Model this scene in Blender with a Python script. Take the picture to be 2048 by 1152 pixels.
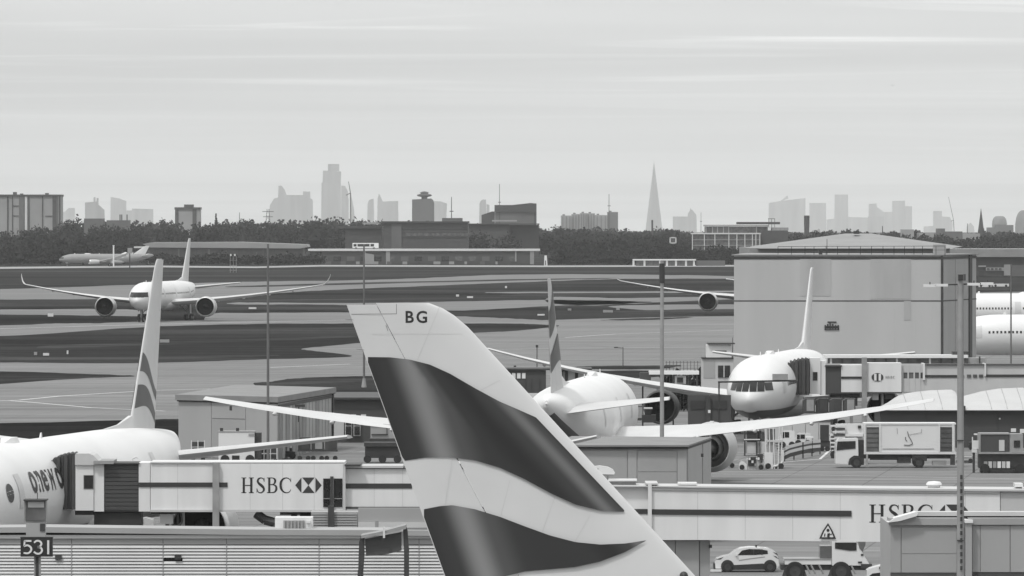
import bpy, bmesh, math, random
import numpy as np
from mathutils import Vector, Matrix

for o in list(bpy.data.objects):
    bpy.data.objects.remove(o, do_unlink=True)
SC = bpy.context.scene
COL = SC.collection
R = math.radians
random.seed(7)

# ---------------------------------------------------------------- camera
F, H, HOR, CX = 13500.0, 21.6, 440.0, 1024.0      # focal length in photo pixels, eye height, horizon row, centre column
cam = bpy.data.cameras.new("camera")
cam.sensor_width = 36.0
cam.lens = F / 2048.0 * 36.0
cam.shift_y = -(576.0 - HOR) / 2048.0
cam.clip_start = 1.0
cam.clip_end = 90000.0
camo = bpy.data.objects.new("camera", cam)
COL.objects.link(camo)
camo.location = (0, 0, H)
camo.rotation_euler = (R(90), 0, 0)
SC.camera = camo

# ---------------------------------------------------------------- sky and sun (black and white photograph: neutral greys)
SUN = Vector((-0.32, -0.45, 0.84)).normalized()
w = bpy.data.worlds.new("World")
SC.world = w
w.use_nodes = True
nt = w.node_tree
nt.nodes.clear()
N = nt.nodes.new
out = N("ShaderNodeOutputWorld")
bg = N("ShaderNodeBackground")
bg.inputs["Strength"].default_value = 0.10
sky = N("ShaderNodeTexSky")
sky.sky_type = 'NISHITA'
sky.sun_disc = False
sky.sun_elevation = math.asin(SUN.z)
sky.sun_rotation = math.atan2(SUN.x, SUN.y)
sky.dust_density = 4.0
sky.altitude = 30
bw = N("ShaderNodeRGBToBW")
nt.links.new(sky.outputs[0], bw.inputs[0])
# thin cloud sheet: planar cirrus streaks over the clear sky
tc = N("ShaderNodeTexCoord")
sep = N("ShaderNodeSeparateXYZ")
nt.links.new(tc.outputs["Generated"], sep.inputs[0])
def math_node(op, a, b=None, c=None):
    m = N("ShaderNodeMath"); m.operation = op
    for i, v in enumerate((a, b, c)):
        if v is None: continue
        if isinstance(v, (int, float)): m.inputs[i].default_value = v
        else: nt.links.new(v, m.inputs[i])
    return m.outputs[0]
zz_ = math_node('MAXIMUM', math_node('ADD', sep.outputs[2], 0.012), 0.012)
ux = math_node('DIVIDE', sep.outputs[0], zz_)
uy = math_node('DIVIDE', sep.outputs[1], zz_)
cmb = N("ShaderNodeCombineXYZ")
nt.links.new(ux, cmb.inputs[0]); nt.links.new(uy, cmb.inputs[1])
def cloud(scale, detail, dist, lo, hi, loc):
    mp = N("ShaderNodeMapping"); mp.inputs["Location"].default_value = loc
    mp.inputs["Scale"].default_value = (0.55, 1.0, 1.0)
    nt.links.new(cmb.outputs[0], mp.inputs[0])
    n = N("ShaderNodeTexNoise"); n.inputs["Scale"].default_value = scale
    n.inputs["Detail"].default_value = detail; n.inputs["Distortion"].default_value = dist
    nt.links.new(mp.outputs[0], n.inputs["Vector"])
    mr = N("ShaderNodeMapRange"); mr.inputs[1].default_value = lo; mr.inputs[2].default_value = hi
    mr.interpolation_type = 'SMOOTHSTEP'
    nt.links.new(n.outputs[0], mr.inputs[0])
    return mr.outputs[0]
c1 = cloud(0.62, 4, 0.8, 0.52, 0.86, (0.13, 28.92, 3.85))
c2 = cloud(0.11, 6, 0.8, 0.32, 0.72, (2.38, 21.62, 1.16))
mrz = N("ShaderNodeMapRange"); mrz.inputs[1].default_value = 0.014; mrz.inputs[2].default_value = 0.030; mrz.inputs[3].default_value = 0.12; mrz.interpolation_type = 'SMOOTHSTEP'
nt.links.new(sep.outputs[2], mrz.inputs[0])
c1 = math_node('MULTIPLY', c1, mrz.outputs[0])      # wisps thin out into the murk near the horizon
veil = math_node('MULTIPLY_ADD', bw.outputs[0], 0.08, 4.85)       # high veil of cloud, nearly even
val = math_node('ADD', veil, math_node('MULTIPLY', c1, 3.4))
val = math_node('ADD', val, math_node('MULTIPLY', c2, 1.15))
val = math_node('MULTIPLY', val, math_node('ADD', math_node('MULTIPLY', math_node('MAXIMUM', sep.outputs[2], 0.0), 1.15), 1.0))    # cloudy sky: brighter overhead than at the horizon
tint = N("ShaderNodeMix"); tint.data_type = 'RGBA'; tint.blend_type = 'MULTIPLY'
tint.inputs["Factor"].default_value = 1.0
tint.inputs[7].default_value = (0.988, 1.0, 0.996, 1)
nt.links.new(val, tint.inputs[6])
nt.links.new(tint.outputs[2], bg.inputs["Color"])
nt.links.new(bg.outputs[0], out.inputs["Surface"])

sl = bpy.data.lights.new("sun", 'SUN')
sl.energy = 1.5
sl.angle = R(7.0)
sl.color = (1.0, 0.995, 0.985)
so = bpy.data.objects.new("sun", sl)
COL.objects.link(so)
so.rotation_euler = SUN.to_track_quat('Z', 'Y').to_euler()
so.location = (200, -100, 300)

SC.view_settings.view_transform = 'Standard'
SC.view_settings.look = 'None'
SC.view_settings.exposure = 0.28
SC.view_settings.gamma = 1.0
SC.view_settings.use_curve_mapping = False
SC.cycles.volume_bounces = 4
SC.cycles.max_bounces = 8
SC.cycles.use_denoising = True

# ---------------------------------------------------------------- materials (all procedural greys)
MATS = {}
def mat(name, v, rough=0.6, metal=0.0, var=0.12, scale=0.6, stretch=(1, 1, 1), bump=0.0, bscale=4.0, spec=0.5, detail=4, coat=0.0):
    if name in MATS: return MATS[name]
    m = bpy.data.materials.new(name); m.use_nodes = True
    t = m.node_tree; p = t.nodes["Principled BSDF"]
    p.inputs["Roughness"].default_value = rough
    p.inputs["Metallic"].default_value = metal
    p.inputs["Specular IOR Level"].default_value = spec
    p.inputs["Coat Weight"].default_value = coat
    co = t.nodes.new("ShaderNodeTexCoord")
    mp = t.nodes.new("ShaderNodeMapping"); mp.inputs["Scale"].default_value = stretch
    t.links.new(co.outputs["Object"], mp.inputs[0])
    n = t.nodes.new("ShaderNodeTexNoise"); n.inputs["Scale"].default_value = scale; n.inputs["Detail"].default_value = detail
    t.links.new(mp.outputs[0], n.inputs["Vector"])
    r = t.nodes.new("ShaderNodeValToRGB")
    a, b = v * (1 - var), min(0.95, v * (1 + var))
    r.color_ramp.elements[0].position = 0.3; r.color_ramp.elements[1].position = 0.7
    r.color_ramp.elements[0].color = (a, a, a, 1); r.color_ramp.elements[1].color = (b, b, b, 1)
    t.links.new(n.outputs[0], r.inputs[0])
    t.links.new(r.outputs[0], p.inputs["Base Color"])
    if bump:
        n2 = t.nodes.new("ShaderNodeTexNoise"); n2.inputs["Scale"].default_value = bscale; n2.inputs["Detail"].default_value = 3
        t.links.new(mp.outputs[0], n2.inputs["Vector"])
        bp = t.nodes.new("ShaderNodeBump"); bp.inputs["Strength"].default_value = bump; bp.inputs["Distance"].default_value = 0.05
        t.links.new(n2.outputs[0], bp.inputs["Height"]); t.links.new(bp.outputs[0], p.inputs["Normal"])
    MATS[name] = m
    return m

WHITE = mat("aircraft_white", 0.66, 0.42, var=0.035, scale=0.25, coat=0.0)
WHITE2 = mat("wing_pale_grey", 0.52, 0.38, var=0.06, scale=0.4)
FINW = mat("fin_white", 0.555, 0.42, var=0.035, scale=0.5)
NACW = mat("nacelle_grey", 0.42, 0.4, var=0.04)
DARK = mat("dark_fan", 0.010, 0.7, var=0.2, spec=0.05)
CHROME = mat("bare_metal_lip", 0.6, 0.3, 0.8, var=0.06)
EXH = mat("exhaust_metal", 0.16, 0.42, 0.7, var=0.15)
GLASS = mat("dark_glass", 0.02, 0.12, var=0.3, scale=1.5, spec=0.6)
GLASSG = mat("grey_glass", 0.10, 0.15, var=0.4, scale=0.8, spec=0.6)
TYRE = mat("tyre_rubber", 0.02, 0.85, var=0.2)
GEAR = mat("gear_grey", 0.30, 0.5, var=0.15)
PANEL = mat("bridge_white_panel", 0.655, 0.48, var=0.06, scale=0.9, stretch=(1, 1, 0.12), detail=8)
PANEL2 = mat("bridge_pale_panel", 0.47, 0.5, var=0.06, scale=0.5, stretch=(1, 1, 0.25))
HOODM = mat("hood_fabric", 0.055, 0.85, var=0.1, scale=1.0, bump=0.3)
ROLL = mat("rolling_door_grey", 0.055, 0.6, var=0.05, scale=0.5)
STRIPE = mat("dark_stripe", 0.032, 0.5, var=0.06)
STEEL = mat("galvanised_steel", 0.28, 0.55, 0.2, var=0.14, scale=1.2)
STEELD = mat("dark_steel", 0.045, 0.6, 0.2, var=0.2, scale=1.5)
BLACK = mat("sign_black", 0.015, 0.5, var=0.1)
SIGNW = mat("sign_white", 0.62, 0.5, var=0.04)
CLAD = mat("grey_cladding", 0.32, 0.5, var=0.05, scale=0.35, stretch=(1, 1, 0.2))
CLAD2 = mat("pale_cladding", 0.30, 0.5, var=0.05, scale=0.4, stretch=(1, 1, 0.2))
CLADD = mat("dark_cladding", 0.05, 0.6, var=0.08, scale=0.4)
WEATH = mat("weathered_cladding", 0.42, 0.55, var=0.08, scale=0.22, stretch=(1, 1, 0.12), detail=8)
MASTG = mat("mast_grey", 0.13, 0.55, 0.2, var=0.15, scale=0.8)
WORN = mat("worn_grass", 0.044, 0.95, var=0.4, scale=0.03, stretch=(0.3, 1, 1), detail=8, spec=0.0)
STAIN = mat("stained_cladding", 0.375, 0.55, var=0.12, scale=0.4, stretch=(1, 1, 0.15), detail=8)
ROOFD = mat("felt_roof_grey", 0.20, 0.8, var=0.12, scale=0.5)
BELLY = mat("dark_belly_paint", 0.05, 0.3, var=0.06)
COCK = mat("cockpit_glass", 0.012, 0.3, var=0.2, spec=0.25)
FAINT = mat("faint_joint", 0.44, 0.6, var=0.1)
SEAM = mat("seam_shadow_gap", 0.06, 0.8, var=0.1)
ROOFW = mat("white_membrane", 0.44, 0.5, var=0.05, scale=0.4)
ROOFG = mat("roof_sheet_grey", 0.23, 0.6, var=0.08, scale=0.3)
LOUV = mat("louvre_metal", 0.52, 0.5, 0.0, var=0.06, scale=0.5)
CARW = mat("car_white_paint", 0.64, 0.25, var=0.02, coat=0.5)
PLASTIC = mat("black_plastic", 0.025, 0.6, var=0.2)
LAMPW = mat("lamp_white", 0.66, 0.3, var=0.03)
BARK = mat("bark", 0.05, 0.9, var=0.2)
FARC = mat("far_concrete", 0.10, 0.7, var=0.1, scale=0.05)
FARD = mat("far_dark_facade", 0.035, 0.6, var=0.15, scale=0.05)
FARP = mat("far_pale_facade", 0.27, 0.7, var=0.1, scale=0.05)
TOWER = mat("far_tower_glass", 0.10, 0.6, var=0.85, scale=0.022, stretch=(1, 1, 0.12))
LEAF = mat("woodland_foliage", 0.017, 0.85, var=0.6, scale=0.035, detail=6, spec=0.0)
LEAF2 = mat("tree_foliage", 0.028, 0.85, var=0.45, scale=0.15, detail=6, spec=0.0)
GRASS = mat("airfield_grass", 0.031, 0.95, var=0.5, scale=0.012, stretch=(0.5, 1, 1), detail=9, spec=0.0)

def concrete(name, v, joints=True):
    m = mat(name, v, 0.75, var=0.10, scale=0.035, stretch=(0.35, 1, 1), detail=7, spec=0.08)
    t = m.node_tree; p = t.nodes["Principled BSDF"]
    src = p.inputs["Base Color"].links[0].from_socket
    co = next(n for n in t.nodes if n.type == 'TEX_COORD')
    n2 = t.nodes.new("ShaderNodeTexNoise"); n2.inputs["Scale"].default_value = 0.35; n2.inputs["Detail"].default_value = 6
    mp2 = t.nodes.new("ShaderNodeMapping"); mp2.inputs["Scale"].default_value = (0.06, 1, 1); mp2.inputs["Rotation"].default_value = (0, 0, 0.06)
    t.links.new(co.outputs["Object"], mp2.inputs[0]); t.links.new(mp2.outputs[0], n2.inputs["Vector"])
    mr = t.nodes.new("ShaderNodeMapRange"); mr.inputs[1].default_value = 0.35; mr.inputs[2].default_value = 0.7
    mr.inputs[3].default_value = 0.74; mr.inputs[4].default_value = 1.12
    t.links.new(n2.outputs[0], mr.inputs[0])
    mx = t.nodes.new("ShaderNodeMix"); mx.data_type = 'RGBA'; mx.blend_type = 'MULTIPLY'; mx.inputs["Factor"].default_value = 1
    t.links.new(src, mx.inputs[6]); t.links.new(mr.outputs[0], mx.inputs[7])
    last = mx.outputs[2]
    if joints:   # slab joints of the apron
        br = t.nodes.new("ShaderNodeTexBrick"); br.offset = 0.0
        br.inputs["Scale"].default_value = 1.0; br.inputs["Brick Width"].default_value = 7.5; br.inputs["Row Height"].default_value = 7.5
        br.inputs["Mortar Size"].default_value = 0.06; br.inputs["Color1"].default_value = (1, 1, 1, 1); br.inputs["Color2"].default_value = (0.95, 0.95, 0.95, 1)
        br.inputs["Mortar"].default_value = (0.62, 0.62, 0.62, 1)
        mp3 = t.nodes.new("ShaderNodeMapping"); mp3.inputs["Rotation"].default_value = (0, 0, 0.12)
        t.links.new(co.outputs["Object"], mp3.inputs[0]); t.links.new(mp3.outputs[0], br.inputs["Vector"])
        mx2 = t.nodes.new("ShaderNodeMix"); mx2.data_type = 'RGBA'; mx2.blend_type = 'MULTIPLY'; mx2.inputs["Factor"].default_value = 1
        t.links.new(last, mx2.inputs[6]); t.links.new(br.outputs[0], mx2.inputs[7]); last = mx2.outputs[2]
    t.links.new(last, p.inputs["Base Color"])
    return m
CONC = concrete("apron_concrete", 0.188)
TAXI = concrete("taxiway_surface", 0.17, False)
def mottle(m, amp=0.5):
    "second layer of mottling and mowing streaks"
    t = m.node_tree; p = t.nodes["Principled BSDF"]; src = p.inputs["Base Color"].links[0].from_socket
    co = next(n for n in t.nodes if n.type == 'TEX_COORD')
    for sc_, st_, lo_, hi_ in ((0.12, (0.12, 1, 1), 1-amp*.7, 1+amp*.7), (0.9, (0.5, 1, 1), 1-amp*.5, 1+amp*.5)):
        mp = t.nodes.new("ShaderNodeMapping"); mp.inputs["Scale"].default_value = st_; t.links.new(co.outputs["Object"], mp.inputs[0])
        n = t.nodes.new("ShaderNodeTexNoise"); n.inputs["Scale"].default_value = sc_; n.inputs["Detail"].default_value = 7; t.links.new(mp.outputs[0], n.inputs["Vector"])
        mr = t.nodes.new("ShaderNodeMapRange"); mr.inputs[1].default_value = .3; mr.inputs[2].default_value = .7; mr.inputs[3].default_value = lo_; mr.inputs[4].default_value = hi_; t.links.new(n.outputs[0], mr.inputs[0])
        mx = t.nodes.new("ShaderNodeMix"); mx.data_type = 'RGBA'; mx.blend_type = 'MULTIPLY'; mx.inputs["Factor"].default_value = 1
        t.links.new(src, mx.inputs[6]); t.links.new(mr.outputs[0], mx.inputs[7]); src = mx.outputs[2]
    t.links.new(src, p.inputs["Base Color"])
mottle(GRASS); mottle(WORN); mottle(MATS["apron_concrete"], .16)
PAINT = mat("ground_paint", 0.55, 0.7, var=0.15, scale=0.5)
ROADL = mat("perimeter_road", 0.25, 0.7, var=0.1, scale=0.05)

# ---------------------------------------------------------------- helpers
def P(x, y, Y):
    "photo column x, row y, at distance Y along the view axis -> world point"
    return Vector(((x - CX) * Y / F, Y, H - (y - HOR) * Y / F))
def G(x, y, z=0.0):
    Y = F * (H - z) / (y - HOR)
    return Vector(((x - CX) * Y / F, Y, z))
def SX(x, Y): return (x - CX) * Y / F
def SZ(y, Y): return H - (y - HOR) * Y / F

class MB:
    def __init__(s): s.v = []; s.f = []
    def add(s, vs, fs):
        b = len(s.v); s.v += [tuple(v) for v in vs]; s.f += [tuple(b + i for i in f) for f in fs]; return s
    def box(s, x0, x1, y0, y1, z0, z1):
        return s.add([(x0,y0,z0),(x1,y0,z0),(x1,y1,z0),(x0,y1,z0),(x0,y0,z1),(x1,y0,z1),(x1,y1,z1),(x0,y1,z1)],
                     [(0,3,2,1),(4,5,6,7),(0,1,5,4),(1,2,6,5),(2,3,7,6),(3,0,4,7)])
    def pbox(s, x0, x1, y0, y1, Y, d):
        "box whose front face fills photo columns x0..x1, rows y0..y1 at distance Y, d metres deep"
        return s.box(SX(x0, Y), SX(x1, Y), Y, Y + d, SZ(y1, Y), SZ(y0, Y))
    def prism(s, pts, vec):
        "polygon (3-D points) swept along vec"
        n = len(pts); vec = Vector(vec); a = [Vector(p) for p in pts]; b = [p + vec for p in a]
        fs = [tuple(range(n)), tuple(range(2 * n - 1, n - 1, -1))]
        fs += [((i + 1) % n, i, n + i, n + (i + 1) % n) for i in range(n)]
        return s.add(a + b, fs)
    def pprism(s, pts, Y, d):
        return s.prism([P(x, y, Y) for x, y in pts], (0, d, 0))
    def tube(s, p, q, r0, r1=None, n=8, cap=True):
        r1 = r0 if r1 is None else r1
        p = Vector(p); q = Vector(q); d = (q - p).normalized()
        u = d.orthogonal().normalized(); w_ = d.cross(u)
        ring = lambda c, r: [c + (u * math.cos(2*math.pi*i/n) + w_ * math.sin(2*math.pi*i/n)) * r for i in range(n)]
        return s.loft([ring(p, r0), ring(q, r1)], cap, cap)
    def path(s, pts, r, n=6):
        for a, b in zip(pts, pts[1:]): s.tube(a, b, r, r, n)
        return s
    def loft(s, rings, c0=True, c1=True, closed=True):
        n = len(rings[0]); vs = [v for r in rings for v in r]; fs = []
        m = n if closed else n - 1
        for k in range(len(rings) - 1):
            for i in range(m):
                j = (i + 1) % n
                fs.append((k*n+i, k*n+j, (k+1)*n+j, (k+1)*n+i))
        if c0: fs.append(tuple(range(n - 1, -1, -1)))
        if c1: fs.append(tuple((len(rings)-1)*n + i for i in range(n)))
        return s.add(vs, fs)
    def lathe(s, prof, o, axis='Z', n=24, c0=False, c1=False):
        o = Vector(o); rings = []
        for r, t in prof:
            ring = []
            for i in range(n):
                a = 2*math.pi*i/n; c, d = r*math.cos(a), r*math.sin(a)
                ring.append(o + (Vector((c, d, t)) if axis == 'Z' else Vector((c, t, d)) if axis == 'Y' else Vector((t, c, d))))
            rings.append(ring)
        return s.loft(rings, c0, c1)
    def build(s, name, m, parent=None, smooth=0, label=None, xf=None):
        me = bpy.data.meshes.new(name)
        vs = s.v if xf is None else [tuple(xf(v)) for v in s.v]
        me.from_pydata(vs, [], s.f)
        me.materials.append(m)
        bm = bmesh.new(); bm.from_mesh(me); bmesh.ops.recalc_face_normals(bm, faces=bm.faces); bm.to_mesh(me); bm.free()
        if smooth:
            me.shade_smooth(); me.set_sharp_from_angle(angle=R(smooth))
        return link(name, me, parent, label)
def link(name, me, parent=None, label=None):
    o = bpy.data.objects.new(name, me); COL.objects.link(o)
    if parent is not None:
        o.parent = parent
        if parent.get("_world"): o.matrix_parent_inverse = Matrix.Translation(-Vector(parent.location))
    if label: o["label"] = label
    return o
def tag(o, label, cat, group=None):
    o["label"] = label; o["category"] = cat
    if group: o["group"] = group
    return o
def thing(name, label, cat, loc=(0, 0, 0), rz=0.0, group=None, world=False):
    "Empty at the base of a thing; world=True lets its parts be written in world coordinates"
    o = bpy.data.objects.new(name, None); COL.objects.link(o); o.empty_display_size = 0.5
    o.location = loc; o.rotation_euler = (0, 0, rz)
    if world: o["_world"] = 1
    return tag(o, label, cat, group)
def struct(o, kind="structure"):
    o["kind"] = kind; return o
def copy_tree(o, parent=None, **kw):
    c = o.copy(); COL.objects.link(c); c.parent = parent
    for ch in o.children: copy_tree(ch, c)
    for k, v in kw.items(): c[k] = v
    return c

def pixel_thing(name, label, cat, x, Y, group=None):
    "thing whose base stands on the ground at column x, distance Y; parts in world coordinates"
    return thing(name, label, cat, (SX(x, Y), Y, 0), 0, group, True)

# lettering --------------------------------------------------------------
def font_geo(text, size, bold=0.0, space=1.0):
    c = bpy.data.curves.new("t", 'FONT'); c.body = text; c.size = size; c.offset = bold; c.space_character = space
    c.fill_mode = 'FRONT'; c.resolution_u = 4
    o = bpy.data.objects.new("t", c); COL.objects.link(o)
    me = bpy.data.meshes.new_from_object(o)
    vs = [tuple(v.co) for v in me.vertices]; fs = [tuple(p.vertices) for p in me.polygons]
    bpy.data.objects.remove(o); bpy.data.curves.remove(c); bpy.data.meshes.remove(me)
    return vs, fs
def spline(pts, n=8):
    out_ = []
    for i in range(len(pts) - 1):
        p0, p1, p2, p3 = (np.array(pts[max(0, min(len(pts)-1, i + k))], float) for k in (-1, 0, 1, 2))
        for j in range(n):
            t = j / n
            out_.append(0.5*((2*p1)+(-p0+p2)*t+(2*p0-5*p1+4*p2-p3)*t*t+(-p0+3*p1-3*p2+p3)*t**3))
    out_.append(np.array(pts[-1], float))
    return out_
def stroke(pts, n=8):
    "ribbon along (x, y, width) points -> verts, faces in 2-D"
    q = spline(pts, n); vs = []; fs = []
    for i, p in enumerate(q):
        a = q[max(0, i-1)][:2]; b = q[min(len(q)-1, i+1)][:2]; d = b - a; d = d / (np.linalg.norm(d) + 1e-9)
        nrm = np.array((-d[1], d[0])) * p[2] / 2
        vs += [tuple(p[:2] + nrm), tuple(p[:2] - nrm)]
        if i: fs.append((2*i-2, 2*i-1, 2*i+1, 2*i))
    return vs, fs
def rects(*rs):
    vs = []; fs = []
    for x0, y0, x1, y1 in rs:
        b = len(vs); vs += [(x0,y0),(x1,y0),(x1,y1),(x0,y1)]; fs.append((b,b+1,b+2,b+3))
    return vs, fs
def merge(*gs):
    vs = []; fs = []
    for v, f in gs:
        b = len(vs); vs += v; fs += [tuple(b+i for i in q) for q in f]
    return vs, fs
SERIF = {   # unit-height serif capitals (advance, geometry)
 'H': (1.05, rects((.12,.0,.28,1),(.66,.0,.82,1),(.28,.46,.66,.52),(.02,0,.38,.045),(.02,.955,.38,1),(.56,0,.92,.045),(.56,.955,.92,1))),
 'S': (.78, merge(stroke([(.60,.76,.04),(.56,.90,.06),(.40,.975,.06),(.22,.92,.11),(.15,.76,.14),(.24,.61,.16),(.42,.48,.18),(.56,.34,.16),(.58,.18,.13),(.46,.05,.08),(.30,.02,.06),(.16,.10,.06),(.10,.26,.04)]), rects((.595,.72,.63,.98),(.07,.03,.105,.30)))),
 'B': (.88, merge(rects((.12,0,.27,1),(.02,0,.30,.045),(.02,.955,.30,1)), stroke([(.25,.975,.05),(.46,.965,.06),(.60,.87,.13),(.61,.72,.14),(.50,.57,.07),(.25,.535,.05)]), stroke([(.25,.535,.05),(.50,.53,.06),(.68,.42,.13),(.69,.22,.15),(.56,.06,.08),(.25,.025,.05)]))),
 'C': (.95, merge(stroke([(.86,.74,.03),(.76,.90,.06),(.56,.975,.06),(.34,.92,.10),(.17,.74,.15),(.13,.50,.17),(.18,.26,.15),(.36,.07,.09),(.58,.02,.06),(.76,.08,.05),(.87,.24,.03)]), rects((.845,.70,.875,.97)))),
}
def serif_word(word):
    x = 0; gs = []
    for ch in word:
        adv, (v, f) = SERIF[ch]; gs.append(([(a + x, b) for a, b in v], f)); x += adv
    return merge(*gs), x
def flat_letters(name, geo, x, y, hpx, Y, m, parent, wscale=1.0):
    "lay 2-D unit-height geometry on a camera-facing wall at distance Y; (x, y) is the lower left photo position"
    s = hpx * Y / F; o0 = P(x, y, Y)
    mb = MB(); vs, fs = geo
    mb.add([(o0.x + a*s*wscale, Y, o0.z + b*s) for a, b in [(v[0], v[1]) for v in vs]], fs)
    return mb.build(name, m, parent)
HEX = merge(([(0,.5),(.45,1),(.45,0)],[(0,1,2)]), ([(.5,1),(1.4,1),(.95,.5)],[(0,1,2)]), ([(.5,0),(1.4,0),(.95,.5)],[(0,1,2)]), ([(1.45,1),(1.9,.5),(1.45,0)],[(0,1,2)]))

# ================================================================ GROUND
def sheet(name, px, z, m, kind="structure"):
    q = [tuple(p) for p in px]; sm = []
    for p in spline([q[-1]] + q + [q[0], q[1]], 9)[9:-10]: sm.append((float(p[0]), float(p[1])+random.gauss(0, .22)))      # soft curving, slightly ragged edges
    mb = MB(); pts = [G(x, y, z) for x, y in sm]
    mb.add(pts, [tuple(range(len(pts)))])
    o = mb.build(name, m)
    if kind: o["kind"] = kind
    return o
def psheet(name, px, z, m):
    pts = [G(x, y, z) for x, y in px]
    return struct(MB().add(pts, [tuple(range(len(pts)))]).build(name, m))
g = MB()
gy = [-150, 1200, 3000, 5000, 8000, 11000, 14000, 17000, 20000, 24000, 28000, 33000, 38000, 44000, 50000]
def ground_z(Y): return -0.04-max(0.0, Y-5000)**2/(2*7.43e6)            # the ground falls away with the curve of the earth
g.loft([[(-9000, Y, ground_z(Y)), (9000, Y, ground_z(Y))] for Y in gy], False, False, closed=False)
struct(g.build("ground", GRASS))
near = MB()
pts = [(-120, -140, 0), (120, -140, 0)] + [tuple(G(x, y)) for x, y in [(2500, 1400), (2600, 640), (1480, 632), (1390, 633), (1200, 637), (1060, 641), (690, 643), (420, 640), (-500, 640), (-400, 1400)]]
near.add(pts, [tuple(range(len(pts)))])
struct(near.build("apron", CONC))
strips = [
 [(-400,583),(0,578),(262,570),(512,563),(690,561),(850,556),(1024,549),(1250,549),(1500,553),(1500,557),(1250,558),(1024,565),(850,572),(660,580),(512,589),(440,594),(262,598),(0,599),(-400,600)],
 [(480,605),(700,606),(900,603),(1100,600),(1250,602),(1300,606),(1100,612),(905,621),(690,610),(480,609)],
 [(420,628),(512,626),(690,625),(800,627),(905,632),(1024,637),(1084,641),(1040,649),(905,648),(690,647),(512,649),(420,650)],
 [(-400,619),(0,619),(195,618),(300,622),(300,632),(190,631),(0,629),(-400,629)],
 [(1110,594),(1260,596),(1500,592),(1500,597),(1280,606),(1180,611),(1100,606)],
 [(1000,584),(1250,583),(1500,581),(1500,584),(1250,586),(1000,586)],
 [(1220,612),(1480,609),(1480,622),(1330,622)],
 [(1950,585),(2300,585),(2300,600),(1950,600)],
]
for k, s_ in enumerate(strips): sheet("taxiway", s_, -0.02, TAXI)
grass = [
 [(-400,678),(0,672),(290,654),(512,648),(690,647),(1000,647),(1060,648),(1118,652),(1024,662),(930,667),(720,686),(605,697),(640,703),(700,713),(512,719),(270,726),(0,725),(-400,725)],
 [(-400,742),(0,743),(150,747),(270,752),(150,757),(0,768),(-400,795)],
 [(-400,846),(0,846),(256,840),(357,838),(430,842),(430,880),(-400,900)],
 [(512,771),(545,763),(600,756),(740,752),(900,753),(1000,760),(1020,775),(960,800),(800,828),(660,815)],
 [(-400,632),(0,632),(200,637),(278,642),(200,646),(100,647),(0,651),(-400,657)],
 [(1155,733),(1320,731),(1350,734),(1300,738),(1180,738)],
 [(1180,743),(1310,742),(1330,752),(1200,758)],
 [(1200,640),(1310,636),(1390,634),(1300,640)],
]
for s_ in grass: sheet("grass_island", s_, 0.02, GRASS)
worn = [[(-400,540),(300,541),(700,539),(700,541),(300,544),(-400,545)], [(500,571),(900,561),(1200,556),(1200,557.5),(900,564),(500,574)], [(450,600),(700,597),(1000,594),(1000,596),(700,600),(450,603)],
        [(420,614),(690,615),(900,623),(900,626),(690,621),(420,620)], [(1024,566),(1466,562),(1466,565),(1024,569)], [(1050,589),(1466,588),(1466,590),(1050,592)], [(-400,606),(150,608),(190,612),(-400,613)],
        [(700,547),(1100,541),(1466,541),(1466,544),(1100,545),(700,550)], [(1230,622),(1466,618),(1466,624),(1300,628)]]
for s_ in worn: sheet("worn_verge", s_, -0.01, WORN)
worn = [[(-400,712),(200,714),(520,709),(520,713),(200,719),(-400,719)], [(330,662),(690,655),(690,658),(330,667)], [(120,690),(500,678),(690,672),(690,675),(500,683),(120,696)], [(-400,760),(60,757),(200,753),(60,761),(-400,768)], [(560,765),(740,757),(740,762),(560,770)]]
for s_ in worn: sheet("worn_verge", s_, 0.03, WORN)
psheet("perimeter_road", [(-400,533),(0,534),(300,531),(512,533),(640,530),(1100,531),(1480,530),(1480,533),(1100,534),(640,533),(512,536),(300,534.5),(0,537.5),(-400,538)], -0.02, ROADL)
# painted lines on the apron and taxiway
def line(px, wid, m=PAINT, z=0.012):
    mb = MB()
    q = [G(x, y, z) for x, y in px]
    for a, b in zip(q, q[1:]):
        d = (b - a).normalized(); n = Vector((-d.y, d.x, 0)) * wid / 2
        mb.add([a - n, b - n, b + n, a + n], [(0, 1, 2, 3)])
    return struct(mb.build("painted_line", m))
line([(-50, 803), (40, 800), (120, 792), (300, 781), (520, 775)], 0.6)
line([(20, 801), (80, 806), (180, 815), (330, 822)], 0.5)
line([(1130, 675), (1230, 668), (1466, 660)], 0.5)
line([(940, 700), (1100, 697), (1466, 693)], 0.6)
line([(1160, 690), (1250, 697), (1466, 706)], 0.4, STEELD)
line([(1040, 720), (1466, 716)], 0.4)
line([(540, 735), (700, 728)], 0.6)
line([(-100, 660), (290, 649), (520, 643.5), (690, 640)], 0.9)
line([(660, 905), (760, 903), (830, 900)], 0.25)
line([(1420, 948), (1640, 950), (2048, 958)], 0.25)
line([(1440, 956), (1800, 962)], 0.2, STEELD)
line([(1560, 925), (1640, 918), (1660, 900)], 0.25)

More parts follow.
